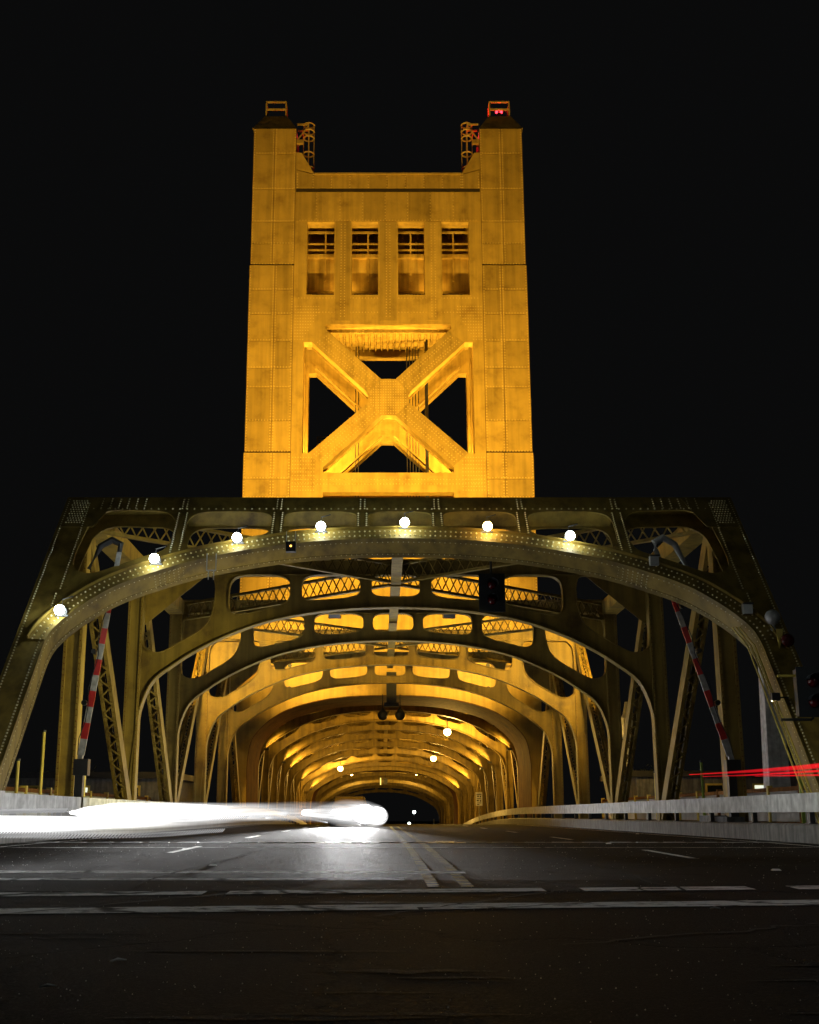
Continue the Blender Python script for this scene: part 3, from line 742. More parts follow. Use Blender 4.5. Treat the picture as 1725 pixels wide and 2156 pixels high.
    for s in (-1, 1):
        m = MB(); m.plate([(s*5.0, 41.56), (s*6.2, 41.56), (s*6.2, 42.9), (s*5.0, 42.55)], [], -.05, .018, xf_y); m.build('plate', PLATE, T)
        for x in (5.05, 6.12):
            for k in range(6): riv.rivet((s*x, -.05, 41.6+k*.2), (0,-1,0), .045, .035)
    m = MB(); m.box(-6.2, 6.2, -.004, .019, 41.30, 41.54); m.build('dark_joint', SEAMD, T)  # flat strip coloured dark in place of a recessed, shaded gap
    m = MB(); m.box(-4.95, 4.95, -.16, .02, 42.52, 42.64) ; m.build('parapet_cap', PLATE, T)
    # piers between the windows and braces
    for x0, x1 in ((-3.5, -2.5), (-.56, .56), (2.5, 3.5)):
        m = MB(); m.box(x0, x1, -.012, .018, 32.0, 39.1); m.build('plate', PLATE, T)
        c = (x0+x1)/2
        for dx in (-.12, .12):
            for k in range(34): riv.rivet((c+dx, -.012, 32.3+k*.2), (0,-1,0), .038, .03)
    for s in (-1, 1):
        # brace arms, each its own plate
        for (p, q, r_, t) in (((.46, 27.93), (3.97, 31.2), (4.98, 30.45), (1.27, 26.95)), ((.46, 25.48), (4.12, 22.05), (5.1, 22.93), (1.27, 26.38))):
            m = MB(); m.plate([(s*p[0], p[1]), (s*q[0], q[1]), (s*r_[0], r_[1]), (s*t[0], t[1])], [], -.01, .018, xf_y); m.build('plate', PLATE, T)
            for u in (.22, .36, .64, .78):
                a = Vector(p).lerp(Vector(t), u); b = Vector(q).lerp(Vector(r_), u); n = int((b-a).length/.2)
                for k in range(n): v = a.lerp(b, k/n); riv.rivet((s*v.x, -.01, v.y), (0,-1,0), .038, .03)
        for (pp) in ([(6.2, 33.2), (4.3, 33.2), (5.6, 31.2), (6.2, 30.7)],):
            for i in range(10):
                for j in range(12):
                    x, z = 6.1-.17*i, 33.0-.21*j
                    if x + (33-z)*.0 > 4.3 + (33-z)*.55: riv.rivet((s*x, .02, z), (0,-1,0), .038, .03)
        for i in range(9):
            for j in range(10):
                x, z = 6.1-.17*i, 20.5+.24*j; riv.rivet((s*x, .02, z), (0,-1,0), .038, .03)
    m = MB(); m.plate([(-.5, 27.93), (.5, 27.93), (1.3, 27.0), (1.3, 26.3), (.5, 25.5), (-.5, 25.5), (-1.3, 26.3), (-1.3, 27.0)], [], -.03, -.011, xf_y); m.build('gusset_plate', PLATE, T)
    for i in range(-7, 8):
        for j in range(-6, 7):
            x, z = i*.16, 26.68+j*.18
            if abs(x)+abs(z-26.68) < 1.6 and abs(z-26.68) < 1.15: riv.rivet((x, -.03, z), (0,-1,0), .038, .03)
    for k in range(60): 
        riv.rivet((-5.9+k*.2, .02, 32.6), (0,-1,0), .038, .03); riv.rivet((-5.9+k*.2, .02, 33.6), (0,-1,0), .038, .03)
        for z in (21.2, 20.9, 39.2): riv.rivet((-5.9+k*.2, .0, z), (0,-1,0), .038, .03)
    riv.build('rivets', TRIV, T, kind='stuff')
    # machinery and floors inside
    m = MB(); m.box(-5.6, 5.6, 1.6, DEP-1.5, 32.0, 33.7); m.build('counterweight', CONC if False else PLATE, T)
    m = MB(); m.box(-6.1, 6.1, 2.0, 2.5, 35.0, 37.3)
    m.box(-6.1, 6.1, 1.7, 2.0, 37.3, 37.55); m.build('sheave_girder', GOLD, T)
    m = MB()
    for z in (37.9, 38.35): m.bar((-6, 1.8, z), (6, 1.8, z), .10, .10, (0,0,1))
    m.bar((-6, 1.8, 39.2), (6, 1.8, 39.2), .12, .14, (0,0,1))
    for k in range(-4, 5): m.bar((k*1.45+.1, 1.8, 35.6), (k*1.45+.1, 1.8, 39.2), .11, .11)
    m.build('catwalk_rail', GOLD, T)
    m = MB(); m.box(-6.1, 6.1, .95, DEP-.95, 41.0, 41.2)
    for k in range(-5, 6): m.box(k*1.1-.06, k*1.1+.06, 1.0, DEP-1, 40.6, 41.0)
    m.build('roof_floor', GOLD, T)
    m = MB(); m.box(-4.4, 4.4, DEP-1.0, DEP-.9, 21.2, 31.2) if False else m.box(-5.9, 5.9, 3.0, 3.3, 20.0, 20.4)
    m.box(-5.9, 5.9, 3.6, 3.9, 11.5, 19.8); m.build('machine_room_wall', PLATE, T)
    m = MB()
    for x in (-4.9, -4.1, -1.2, 2.0, 3.6, 4.5): m.box(x, x+.35, 3.3, 3.58, 11.5, 19.8)
    m.build('wall_rib', GOLD, T)
    m = MB()
    for x in (1.3, 1.5, 1.7, 1.9, 2.1, -2.0, -2.2): m.tube([(x, 4.6, 20), (x, 4.6, 40)], .03, 5)
    m.build('lift_cable', DARK, T)
    m = MB(); m.bar((2.6, 3.4, 20), (2.6, 3.4, 32), .22, .22); m.build('conduit_pipe', DARK, T)
    m = MB()
    for k in range(-9, 10): m.box(k*.42-.03, k*.42+.03, 1.3, DEP-1.45, 31.85, 31.99)
    m.box(-5.6, 5.6, 1.35, 1.55, 31.7, 32.3); m.build('counterweight_rib', GOLD, T)
    for s in (-1, 1):
        o = MB(); o.bar((s*5.75, DEP-1.3, 22.5), (s*5.75, DEP-1.3, 31), .5, .08, (0,1,0)); o.build('column_flange', GOLD, T)
    # inner angle flanges on the brace openings
    for yy in (.9, DEP-.9):
        for s in (-1, 1):
            for (a, b) in (((.46, 27.93), (3.93, 31.26)), ((1.27, 26.93), (4.98, 30.49)), ((1.27, 26.38), (5.07, 22.93)), ((.44, 25.48), (4.16, 22.0))):
                m = MB(); m.bar((s*a[0], yy+(.02 if yy < 1 else -1.12), a[1]), (s*b[0], yy+(.02 if yy < 1 else -1.12), b[1]), .06 if yy < 1 else .45, .22 if yy < 1 else .09, (0,1,0)); m.build('brace_flange', GOLD, T)
    for yy in (.02, DEP-.02):
        # long arched beam plate over the road
        pass
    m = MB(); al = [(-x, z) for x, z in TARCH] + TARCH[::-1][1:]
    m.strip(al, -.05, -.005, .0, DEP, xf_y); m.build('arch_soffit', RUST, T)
    m = MB()
    for s in (-1, 1): m.lathe([(.13, -.03), (.13, .0)], (s*6.05, 0, 8.0), 'y', 12); m.lathe([(.13, -.03), (.13, .0)], (s*6.05, 0, 9.4), 'y', 12)
    m.build('dark_disc', DARK, T)  # plain dark discs on the beam face
    return T
TOWER = tower()
TOWER2 = copy_tree(TOWER); TOWER2.location = (0, 146.2, -1.9)
TOWER2['label'] = 'farther lift tower mostly hidden behind the near tower'

for s, nm in ((-1, 'left'), (1, 'right')):
    t = thing('window_lamp', 'small amber lamp inside the tower behind the sill of the %s windows' % nm, 'lamp', (s*3.0, TY+1.25, 33.9), 'amber lamps behind the tower windows')
    m = MB(); m.lathe([(.12, 0), (.16, .12), (.1, .2)]); m.build('lamp_body', DARK, t)
    lamp('window_lamp_light', 'SPOT', (0, 0, .3), 260, (1., .58, .1), t, .2, (s*3.0, TY+1.6, 38.2), 160, 1.0)
# red beacons on the tower
bc = thing('warning_beacon', 'red warning light inside the railing on top of the right column', 'beacon', (7.74, TY+1.1, 47.46))
m = MB(); m.lathe([(.1, 0), (.1, .35), (.16, .38), (.16, .42)]); m.build('stem', DARK, bc)
for s in (-1, 1):
    m = MB(); m.sphere((s*.16, 0, .55), .1); m.build('lens', REDL, bc, smooth=True)
lamp('beacon_light', 'POINT', (0, 0, .55), 30, (1, .03, .05), bc, .1)
for s, lb, e in ((1, 'red obstruction lamp beside the right ladder cage', 420), (-1, 'dim red obstruction lamp beside the left ladder cage', 90)):
    b = thing('obstruction_lamp', lb, 'beacon', (s*5.9, TY+1.5, 46.3)); m = MB(); m.lathe([(.05, 0), (.05, .2), (.09, .22), (.09, .36), (.04, .42)]); m.build('lamp_body', REDL if False else REDLENS, b)
    lamp('obstruction_light', 'POINT', (-s*.25, -.3, .3), e, (1, .03, .06), b, .06)

# ------------------------------------------------------------------ lamps on the portal arch
pl = [(-8.37, 6.98, 0), (-6.38, 9.09, 0), (-4.33, 10.02, 0), (-2.13, 10.54, 0), (.12, 10.72, 0), (2.34, 10.54, 1), (4.5, 10.1, 0)]
names = ['lowest at the far left of the arch', 'second from the left on the arch', 'third from the left on the arch', 'just left of the arch top', 'at the very top of the arch', 'just right of the arch top', 'farthest right lit one on the arch']
for (x, s, warm), nm in zip(pl, names):
    p = xf_p(x, s-.02, -.30); t = thing('arch_lamp', ('round %s bulb ' % ('warm orange' if warm else 'cool white')) + nm, 'lamp', (p[0], Y0+p[1], p[2]), 'bulbs along the portal arch')
    m = MB(); m.sphere((0,0,0), .125, 16, 12); m.build('bulb', BULBW if warm else BULB, t, smooth=True)
    m = MB(); m.lathe([(.06, .1), (.07, .30)], (0,0,0), 'y', 10); m.lathe([(.13, .22), (.13, .29)], (0,0,0), 'y', 12); m.bar((-.16, .25, -.1), (.16, .25, -.1), .04, .05, (0,0,1)); m.tube([(0, .24, .1), (0, .22, .3), (.25, .25, .38)], .014, 5); m.build('lamp_base', DARK, t)
for (x, s, nm) in ((6.57, 9.18, 'unlit boxy lamp housing right of the lit bulbs'), (8.5, 7.2, 'unlit lamp housing lowest on the right side of the arch')):
    p = xf_p(x, s, -.14); t = thing('arch_lamp', nm, 'lamp', (p[0], Y0+p[1], p[2]), 'unlit lamps on the portal arch')
    m = MB(); m.box(-.11, .11, -.1, .09, -.13, .13); m.build('housing', GREY, t); m = MB(); m.box(-.13, .13, -.14, -.1, .1, .14); m.build('hood', DARK, t)

# small signals and brackets on the portal
t = thing('small_signal_box', 'small black box with an amber spot hanging under the arch band', 'signal', (-2.9, Y0+xf_p(0,9.9,-.1)[1], xf_p(0,9.95,0)[2]))
m = MB(); m.box(-.13, .13, -.12, .12, -.14, .12); m.build('housing', BLACK, t)
m = MB(); m.bar((-.12, -.1, .12), (-.12, -.1, .4), .02, .02); m.bar((.12, -.1, .12), (.12, -.1, .4), .02, .02); m.build('hanger', GREY, t)
m = MB(); m.sphere((0, -.125, .0), .03); m.build('amber_spot', emit('amber_spot_glow', (1, .5, .1), 3), t)
t = thing('cable_bracket', 'small angle bracket hanging from the left of the arch', 'bracket', (-4.95, Y0+xf_p(0,9.3,0)[1], xf_p(0,9.15,0)[2]))
m = MB()
for s in (-1, 1): m.bar((s*.12, 0, -.1), (s*.12, 0, .35), .025, .025); m.bar((s*.07, 0, -.35), (s*.07, 0, -.1), .025, .025)
m.bar((-.12,0,-.1),(.12,0,-.1),.03,.03,(0,0,1)); m.build('bracket_arm', GREY, t)

def signal(name, lb, loc, w_, h_, rod=.6, side=None):
    t = thing(name, lb, 'traffic signal', loc, 'two-lens red lane signals')
    m = MB(); m.box(-w_/2, w_/2, 0, .3, -h_/2, h_/2); m.box(-w_/2-.04, w_/2+.04, -.03, 0, -h_/2-.04, h_/2+.04); m.build('housing', BLACK, t)
    for z in (h_*.22, -h_*.22):
        m = MB(); m.sphere((0, -.02, z), h_*.13, 14, 8); l = m.build('lens', REDLENS, t, smooth=True)
        m = MB(); n = 14; r = h_*.16
        for i in range(n):
            a0, a1 = PI*i/n - .2 + .0, PI*(i+1)/n - .2
            m.add([(r*math.cos(a0), -.03, z+r*math.sin(a0)), (r*math.cos(a1), -.03, z+r*math.sin(a1)), (r*math.cos(a1), -.3, z+r*math.sin(a1)), (r*math.cos(a0), -.3, z+r*math.sin(a0))], [(0,1,2,3)])
        m.build('visor', BLACK, t)
    m = MB()
    if side: 
        m.tube([(side, .15, h_*.36), (-w_/2, .15, h_*.36)], .03, 8); m.build('upper_bracket', YELL, t); m = MB(); m.tube([(side, .15, -h_*.58), (-.03, .15, -h_*.58), (0, .15, -h_*.56), (0, .15, -h_/2)], .03, 8)
    else: m.tube([(0, .15, h_/2), (0, .15, h_/2+rod)], .035, 8)
    m.build('mounting_pipe', DARK, t); return t
signal('traffic_signal', 'black two-lens signal hanging from the arch right of centre', (2.52, 33.0, 6.45), .64, .98, 1.0)
signal('traffic_signal', 'large black two-lens signal on the right portal leg at the frame edge', (8.80, 26.5, 3.12), .62, 1.0, side=-.7)

# bell and flasher on the right leg
p = xf_p(9.0, 6.75, -.25); t = thing('warning_bell', 'round grey bell on a short stem on the right portal leg', 'bell', (p[0], Y0+p[1], p[2]))
m = MB(); m.lathe([(.02, -.12), (.10, -.11), (.17, -.05), (.19, .02), (.19, .07), (.05, .1)], (0,0,0), 'y', 20); m.build('gong', GREY, t, smooth=True)
m = MB(); m.lathe([(.05, -.42), (.05, -.36), (.08, -.35), (.08, -.28), (.05, -.26), (.05, -.17)], (0, .04, 0), 'z', 12); m.build('stem', GREY, t)
p = xf_p(9.15, 5.95, -.2); t = thing('flasher_lamp', 'dark round flasher lens under the bell on the right leg', 'signal', (p[0], Y0+p[1], p[2]))
m = MB(); m.lathe([(.02, -.08), (.12, -.06), (.16, 0), (.16, .08)], (0,0,0), 'y', 18); m.build('lens', REDLENS, t, smooth=True)
m = MB(); m.add([(-.24,.08,.28),(-.06,.08,.28),(-.18,.08,-.2),(-.22,.16,.28),(-.06,.16,.28),(-.18,.16,-.2)], [(0,1,2),(3,5,4),(0,3,4,1),(1,4,5,2),(2,5,3,0)])
m.add([(-.02,.1,-.15),(.08,.1,-.2),(.06,.1,-.5),(-.02,.16,-.15),(.08,.16,-.2),(.06,.16,-.5)], [(0,1,2),(3,5,4),(0,3,4,1),(1,4,5,2),(2,5,3,0)]); m.build('bracket', YELL, t)

# ------------------------------------------------------------------ crossing gates
def gate(s, lb, base_p, tip, y):
    g = thing('barrier_gate', lb, 'barrier', (base_p[0], y, road_z(y)+.37), 'raised striped barrier arms')
    o = Vector(g.location); a = Vector((base_p[0], y, base_p[1])) - o; b = Vector((tip[0], y, tip[1])) - o; n = 13; d = (b-a)
    for i in range(n):
        p, q = a + d*(i/n), a + d*((i+1)/n); m = MB(); m.bar(p, q, .035, .17-.05*i/n, (0,1,0)); m.build('arm_stripe', REDP if i % 2 else DULLW, g)
    # folded tip section
    c = b + Vector((-s*.05, 0, .16)); e = b + Vector((s*.50, 0, .16)); h = b + Vector((s*.78, 0, -.45))
    m = MB(); m.tube([b, c + Vector((s*.02,0,.05)), c + Vector((s*.25,0,.17)), e, h], [.06,.09,.1,.09,.05], 8); m.build('arm_hinge', GREY if s > 0 else DARK, g)  # left hinge takes a darker colour for its dimmer light
    for t in (.25, .5, .72):
        m = MB(); p = a + d*t; m.lathe([(.07, -.08), (.07, .08)], (p.x + s*.16, p.y, p.z), 'y', 10); m.bar(p, p+Vector((s*.12,0,0)), .03, .03, (0,0,1)); m.build('arm_lamp', BLACK, g)
    m = MB(); m.tube([a + d*(.08*k) + Vector((s*(.07+.05*math.sin(k*1.9)), -.05, 0)) for k in range(12)], .012, 5); m.build('arm_cable', BLACK, g)
    m = MB(); m.box(a.x-.1, a.x+.1, -.1, .1, 0, a.z-.3); m.box(a.x-.14, a.x+.22, -.14, .14, a.z-.5, a.z-.1); m.build('gate_cabinet', DARK, g)
    m = MB(); m.bar(a, a - d*.08, .12, .12, (0,1,0)); m.build('counterweight', GREY, g); return g
gate(1, 'raised red and white striped arm behind the right side of the arch', (8.35, 2.0), (6.75, 7.35), 31.6)
gate(-1, 'raised red and white striped arm behind the left side of the arch', (-8.05, 2.0), (-7.35, 7.2), 31.2)

# ------------------------------------------------------------------ things hanging in the tower arch, lane sign
for (x, nm) in ((-.38, 'round dark horn left of the two under the tower arch'), (.67, 'round dark horn with a pointed top right of the two under the tower arch')):
    t = thing('hanging_horn', nm, 'horn', (x, TY-.5, 6.35), 'dark horns under the tower arch')
    m = MB(); m.lathe([(.05, -.3), (.28, -.28), (.31, -.05), (.26, .2), (.08, .3)], (0,0,0), 'y', 16); m.build('horn_body', BLACK, t, smooth=True)
    m = MB(); m.tube([(0,0,.2),(0,0,1.25)], .03, 6); m.lathe([(.2, .25), (.03, .5)], (0,0,0), 'z', 10); m.build('hanger', BLACK, t)
t = thing('signal_bracket', 'dark boxed bracket hanging at the centre of the tower arch', 'bracket', (.15, TY-.6, 7.0))
m = MB(); m.box(-.3, .3, -.3, .3, .1, 1.9); m.box(-.45, .45, -.35, .35, -.15, .08); m.build('bracket_box', DARK, t)
t = thing('lane_sign', 'upright white roadside sign with dark lettering on the right inside the lift span', 'sign', (7.75, 105, road_z(105)))
m = MB(); m.box(-.28, .28, -.03, 0, 1.75, 2.85); m.build('sign_panel', WHITEP, t)
m = MB()
for i, (x, z, a, b) in enumerate([(0,2.68,.40,.07),(-.08,2.52,.14,.12),(.12,2.50,.1,.14),(0,2.33,.34,.05),(-.1,2.17,.16,.12),(.12,2.15,.08,.16),(0,1.98,.36,.05),(-.08,1.85,.2,.07)]): m.box(x-a/2, x+a/2, -.036, -.031, z-b/2, z+b/2)
m.build('lettering', BLACK, t); m = MB(); m.tube([(0,.03,.3),(0,.03,2.8)], .035, 6); m.build('sign_post', GREY, t)
t = thing('lane_signal', 'small lit lane signal under the far tower arch', 'signal', (.1, 145.6, road_z(146)+6.2))
m = MB(); m.box(-.25, .25, 0, .2, -.35, .35); m.build('housing', BLACK, t); m = MB(); m.box(-.62, -.5, -.02, .02, -.4, .4); m.build('yellow_strip', emit('yellow_strip_glow', (1, .75, .15), 2), t)
m = MB(); m.tube([(0,0,.3),(0,0,1.2)], .03, 6); m.build('hanger', DARK, t)

# amber street lamps of the lift span
for (x, y, nm) in ((4.3, 89, 'bright amber lamp at upper right inside the lift span'), (4.45, 116, 'second amber lamp below it at right inside the lift span'), (-4.6, 128, 'amber lamp on the left side inside the lift span'),
                   ):
    z = road_z(y) + 6.45; t = thing('span_lamp', nm, 'lamp', (x, y, z), 'amber lamps inside the lift span')
    m = MB(); m.sphere((0,0,0), .26, 14, 10); m.build('globe', SOD, t, smooth=True)
    m = MB(); m.tube([(0,0,.2),(0,0,1.2)], .04, 6); m.lathe([(.24, .2), (.05, .34)], (0,0,0), 'z', 12); m.build('lamp_hanger', DARK, t)
    lamp('span_lamp_light', 'POINT', (0, 0, -.45), 2400, (1., .56, .10), t, .2)

# floodlights that light the tower
def flood(loc, target, energy, nm, ang=75, color=(1., .60, .10)):
    t = thing('floodlight', nm, 'floodlight', loc, 'amber floodlights on the truss')
    d = (Vector(target) - Vector(loc)).normalized(); c = Vector((0,0,0)); m = MB(); m.bar(c - d*.3, c, .5, .4, (1,0,0)); m.build('flood_housing', DARK, t)
    m = MB(); m.bar(c + d*.001, c + d*.02, .44, .34, (1,0,0)); m.build('flood_glass', emit('flood_glass_glow', (1, .7, .25), 3), t)
    m = MB(); m.bar((-.28,0,-.35),(-.28,0,0),.04,.04); m.bar((.28,0,-.35),(.28,0,0),.04,.04); m.bar((-.28,0,-.35),(.28,0,-.35),.05,.05,(0,0,1)); m.build('yoke', DARK, t)
    lamp('flood_beam', 'SPOT', tuple(d*.12), energy, color, t, .25, tuple(Vector(loc)+d*20) , ang, .7)
for x, nm in ((-7.4, 'far left'), (-2.6, 'left of the middle'), (2.6, 'right of the middle'), (7.4, 'far right')):
    flood((x, 55.2, 9.6), (x*.75, TY, 31), 15000, 'amber floodlight on top of the truss, %s' % nm, 80)
for x, nm in ((-7.9, 'left'), (7.9, 'right')):
    flood((x*1.04, 51.2, 8.35), (x*.3, TY, 11), 5200, 'amber floodlight under the %s truss chord before the third arch' % nm, 120)
for x, nm in ((-5.5, 'left'), (5.5, 'right')):
    flood((x, TY+2.9, 20.8), (x*.2, TY+4.5, 33), 9000, 'amber floodlight inside the tower base on the %s' % nm, 110)
flood((-5.0, 67.5, 9.7), (-4.5, TY, 11), 5600, 'amber floodlight at the foot of the tower on the left', 92)
flood((5.0, 67.5, 9.7), (4.5, TY, 11), 5600, 'amber floodlight at the foot of the tower on the right', 92)
for x, nm in ((-7.2, 'left'), (7.2, 'right')):  # unseen lamps added high up to light the far span
    y = 170; t = thing('span_lamp', 'added hidden amber lamp on the %s inside the far approach span' % nm, 'lamp', (x*.6, y, road_z(y)+8.2), 'added amber lamps inside the far span')
    m = MB(); m.sphere((0,0,0), .2, 12, 8); m.build('globe', SOD, t, smooth=True); m = MB(); m.tube([(0,0,.15),(0,0,1.4)], .04, 6); m.build('lamp_hanger', DARK, t)
    lamp('span_lamp_light', 'POINT', (0,0,-.4), 900, (1., .6, .13), t, .2)

for x, nm in ((-8.05, 'left'), (8.05, 'right')):  # amber spots added beside the posts to brighten the lift span frames
    for y, e in ((82.4, 700), (97.5, 480), (105.2, 480), (120.7, 480), (136.2, 600)):
        z = road_z(y) + 4.75
        t = thing('added_arch_spot', 'added amber spot at the %s end of the arch in %s' % (nm, {82.4: 'the near tower arch', 97.5: 'the second lift span bay', 105.2: 'the third lift span bay', 120.7: 'the fifth lift span bay', 136.2: 'the seventh lift span bay'}[y]), 'lamp', (x, y, z), 'added amber spots in the lift span')
        m = MB(); m.box(-.15, .15, -.12, .12, .0, .14); m.build('housing', DARK, t)
        lamp('added_arch_beam', 'SPOT', (0, .14, .0), e*4.2, (1., .56, .09), t, .12, (x*.3, y+9, z+1.6), 78, .7)
# spotlight added on the right portal leg to brighten the left posts
for x, tg, e, nm in ((8.32, (-8.9, 38, 3.4), 15000, 'left'), ):
    t = thing('added_post_spot', 'added dark spotlight inside the right portal leg that brightens the left posts', 'spotlight', (x, 27.6, 3.0)); m = MB(); m.box(-.09, .09, -.09, .09, .03, .2); m.bar((0,0,.1),(.3,0,.1),.03,.03,(0,0,1)); m.build('housing', DARK, t)
    lamp('added_post_beam', 'SPOT', (0, 0, 0), e, (1., .88, .30), t, .1, tg, 46, .7)
# street lamps behind the photographer light the portal; added spots brighten rails and road
for (x, y, e, nm) in ((-15, 17, 90, 'grey street lamp on the left corner before the bridge'), (15.5, 15, 60, 'grey street lamp on the right corner before the bridge')):
    t = thing('street_lamp', nm, 'street lamp', (x, y, road_z(y)), 'street lamps at the junction'); sx = -1 if x > 0 else 1
    m = MB(); m.tube([(0,0,0),(0,0,7),(sx*.4,0,8.2),(sx*2,0,8.7)], [.12,.08,.06,.05], 10); m.build('pole', GREY, t)
    m = MB(); m.lathe([(.05,.22),(.2,.18),(.28,.05),(.25,0)], (sx*2.2,0,8.6)); m.build('lamp_head', GREY, t)
    m = MB(); m.lathe([(.2,-.03),(.2,0)], (sx*2.2,0,8.6)); m.build('lens', BULB, t)
    lamp('street_lamp_light', 'POINT', (sx*2.2, 0, 8.3), e, (.93, 1., .86), t, .2)
    lamp('added_ground_spot', 'SPOT', (sx*2.2, 0, 8.25), e*40, (.95, 1., .92), t, .2, (8.1*sx, 23, .2), 30, .6)  # added spot that brightens rail and kerb
    lamp('added_ground_spot', 'SPOT', (sx*2.2, 0, 8.2), e*10, (.95, 1., 1.), t, .2, (3*sx, 11, 0), 58, .8)  # added spot that brightens the near road

# ------------------------------------------------------------------ sidewalk railings, poles, distant things
for s, nm in ((-1, 'left'), (1, 'right')):
    r = thing('sidewalk_railing', 'rusty topped railing with pale upright bars outside the %s truss' % nm, 'railing', (s*11.9, 28, 0))
    m = MB(); m.box(-.05, .05, 0, 42, 1.25, 1.38); m.build('top_rail', RUST, r); m = MB(); m.box(-.03, .03, 0, 42, .28, .34); m.build('bottom_rail', RUST, r)
    m = MB()
    for k in range(340): m.box(-.02, .02, .1+k*.123, .135+k*.123, .34, 1.25)
    m.build('balusters', WHITEP, r, kind='stuff')
    for k in range(15): m = MB(); m.box(-.08, .08, -.08, .08, .15, 1.45); m.build('railing_post', YELL if k % 3 else RUST, r, (0, k*3., 0))
poles = [(-9.55, 33.2, 2.55, 'thin yellow pole left of the first truss post', YELL), (-9.3, 37, 1.9, 'short yellow pole between the first two left posts', YELL), (-9.9, 32.2, 1.75, 'short olive pole beside the left portal leg', YELL),
         (9.9, 40.5, 2.05, 'short green pole right of the second right post', LIME), (9.7, 46.5, 1.9, 'short olive pole between the second and third right posts', YELL), (9.3, 34.6, 2.7, 'thin tall olive rod right of the first right post', YELL)]
for x, y, h, nm, mt in poles:
    t = thing('marker_pole', nm, 'pole', (x, y, .15), 'thin poles beside the sidewalk'); m = MB(); m.tube([(0,0,0),(0,0,h)], .045, 8); m.build('pole', mt, t); m = MB(); m.lathe([(.06,h),(.06,h+.05)]); m.build('pole_cap', DARK, t)
t = thing('pipe_frame', 'bright lime pipe frame beside the right portal leg', 'frame', (9.75, 30.6, .15)); m = MB(); m.bar((0,0,0),(0,0,1.7),.08,.08); m.bar((0,0,1.7),(.5,0,1.7),.08,.08,(0,0,1)); m.bar((.5,0,0),(.5,0,1.7),.08,.08); m.build('pipe', LIME, t)
t = thing('concrete_pylon', 'tall pale concrete pylon beyond the right portal leg', 'pylon', (13.9, 45.5, -.3))
m = MB(); m.add([(-.42,-.4,0),(.42,-.4,0),(.42,.4,0),(-.42,.4,0),(-.28,-.28,6.5),(.28,-.28,6.5),(.28,.28,6.5),(-.28,.28,6.5)], [(0,3,2,1),(4,5,6,7),(0,1,5,4),(1,2,6,5),(2,3,7,6),(3,0,4,7)]); m.build('shaft', RAILM, t)
m = MB(); m.box(-.6,.6,-.6,.6,-.2,.5); m.build('plinth', CONC, t)
t = thing('promenade_lamp', 'pale lamp standard seen far behind the right truss', 'lamp post', (16.5, 85, -4)); m = MB(); m.tube([(0,0,0),(0,0,9.5)], [.26,.22], 10); m.build('pole', GREY, t)
m = MB(); m.lathe([(.25,0),(.5,.2),(.5,1.5),(.3,1.8),(.15,2.6)], (0,0,9.5)); m.build('lantern', GREY, t)
# low lit buildings along the bank
for (x, y, w_, h_, nm, sgn) in ((-19, 62, 16, 6.5, 'low building with a few lit windows beyond the left sidewalk', -1), (21, 66, 16, 6.7, 'low building with a few lit windows beyond the right sidewalk', 1)):
    b = thing('low_building', nm, 'building', (x, y, -4.2)); m = MB(); m.box(-w_/2, w_/2, 0, 9, 0, h_); m.build('wall', CONC, b); m = MB(); m.box(-w_/2-.3, w_/2+.3, -.3, 9.3, h_, h_+.3); m.build('roof', DARK, b)
    for k in range(6):
        xx = -w_/2+1.6+k*2.5; m = MB(); m.box(xx-.5, xx+.5, -.08, -.01, h_-1.3, h_-.35); f = m.build('window', YELL, b); m = MB(); m.box(xx-.4, xx+.4, -.1, -.085, h_-1.2, h_-.45); m.build('pane', LITW if k % 2 == 0 else GLASS, f)
def tree(x, y, h, r, nm):
    t = thing('tree', nm, 'tree', (x, y, -5)); m = MB(); m.tube([(0,0,0),(.1,0,h*.4),(-.1,.1,h*.75)], [.3,.2,.08], 8)
    for k in range(5): a = k*1.3; m.tube([(0,0,h*(.4+.06*k)),(r*.6*math.cos(a),r*.6*math.sin(a),h*(.6+.06*k))], [.1,.03], 5)
    m.build('trunk', BARK, t); m = MB()
    cl = [(random.gauss(0,.45)*r, random.gauss(0,.45)*r, h*.72+random.gauss(0,.32)*r) for _ in range(16)]
    for c in cl:
        for _ in range(90):
            p = Vector(c) + Vector((random.gauss(0,1),random.gauss(0,1),random.gauss(0,1)))*r*.2; u = Vector((random.gauss(0,1),random.gauss(0,1),random.gauss(0,1))).normalized()*.16; v = Vector((random.gauss(0,1),random.gauss(0,1),random.gauss(0,1))).normalized()*.16
            m.add([p, p+u, p+v], [(0,1,2)])
    m.build('crown', LEAF, t)
tree(-22, 60, 9.6, 2.4, 'dark tree behind the left railing nearest the portal leg'); tree(-19, 72, 8.6, 2.2, 'dark rounded tree seen between the first two left posts'); tree(-26, 72, 9.2, 2.6, 'dark tree at the far left behind the portal leg'); tree(17, 75, 8.6, 2.2, 'dark tree behind the right truss posts')
# lights beyond the far end
for (x, y, z, r, mt, nm) in ((5.6, 225, 1.0, .26, FARW, 'cool white street light seen through the far opening'), (4.8, 230, -1.0, .2, FARW, 'small white signal light below the far street light'), (4.8, 236, -3.0, .17, FARR, 'small red light just above the road crest')):
    t = thing('far_light', nm, 'light', (x, y, z), 'distant lights beyond the bridge'); m = MB(); m.sphere((0,0,0), r, 10, 8); m.build('lens', mt, t); m = MB(); m.tube([(0,.1,-4),(0,.1,.2)], .07, 6); m.build('pole', DARK, t)
t = thing('sign_post', 'pale signpost at the far road end beside the last arch', 'sign', (8.2, 204, road_z(204)+.5)); m = MB(); m.tube([(0,0,-1),(0,0,2.8)], .08, 6); m.build('pole', GREY, t); m = MB(); m.box(-.25,.25,-.1,-.08,.6,1.5); m.build('sign_panel', GREY, t)

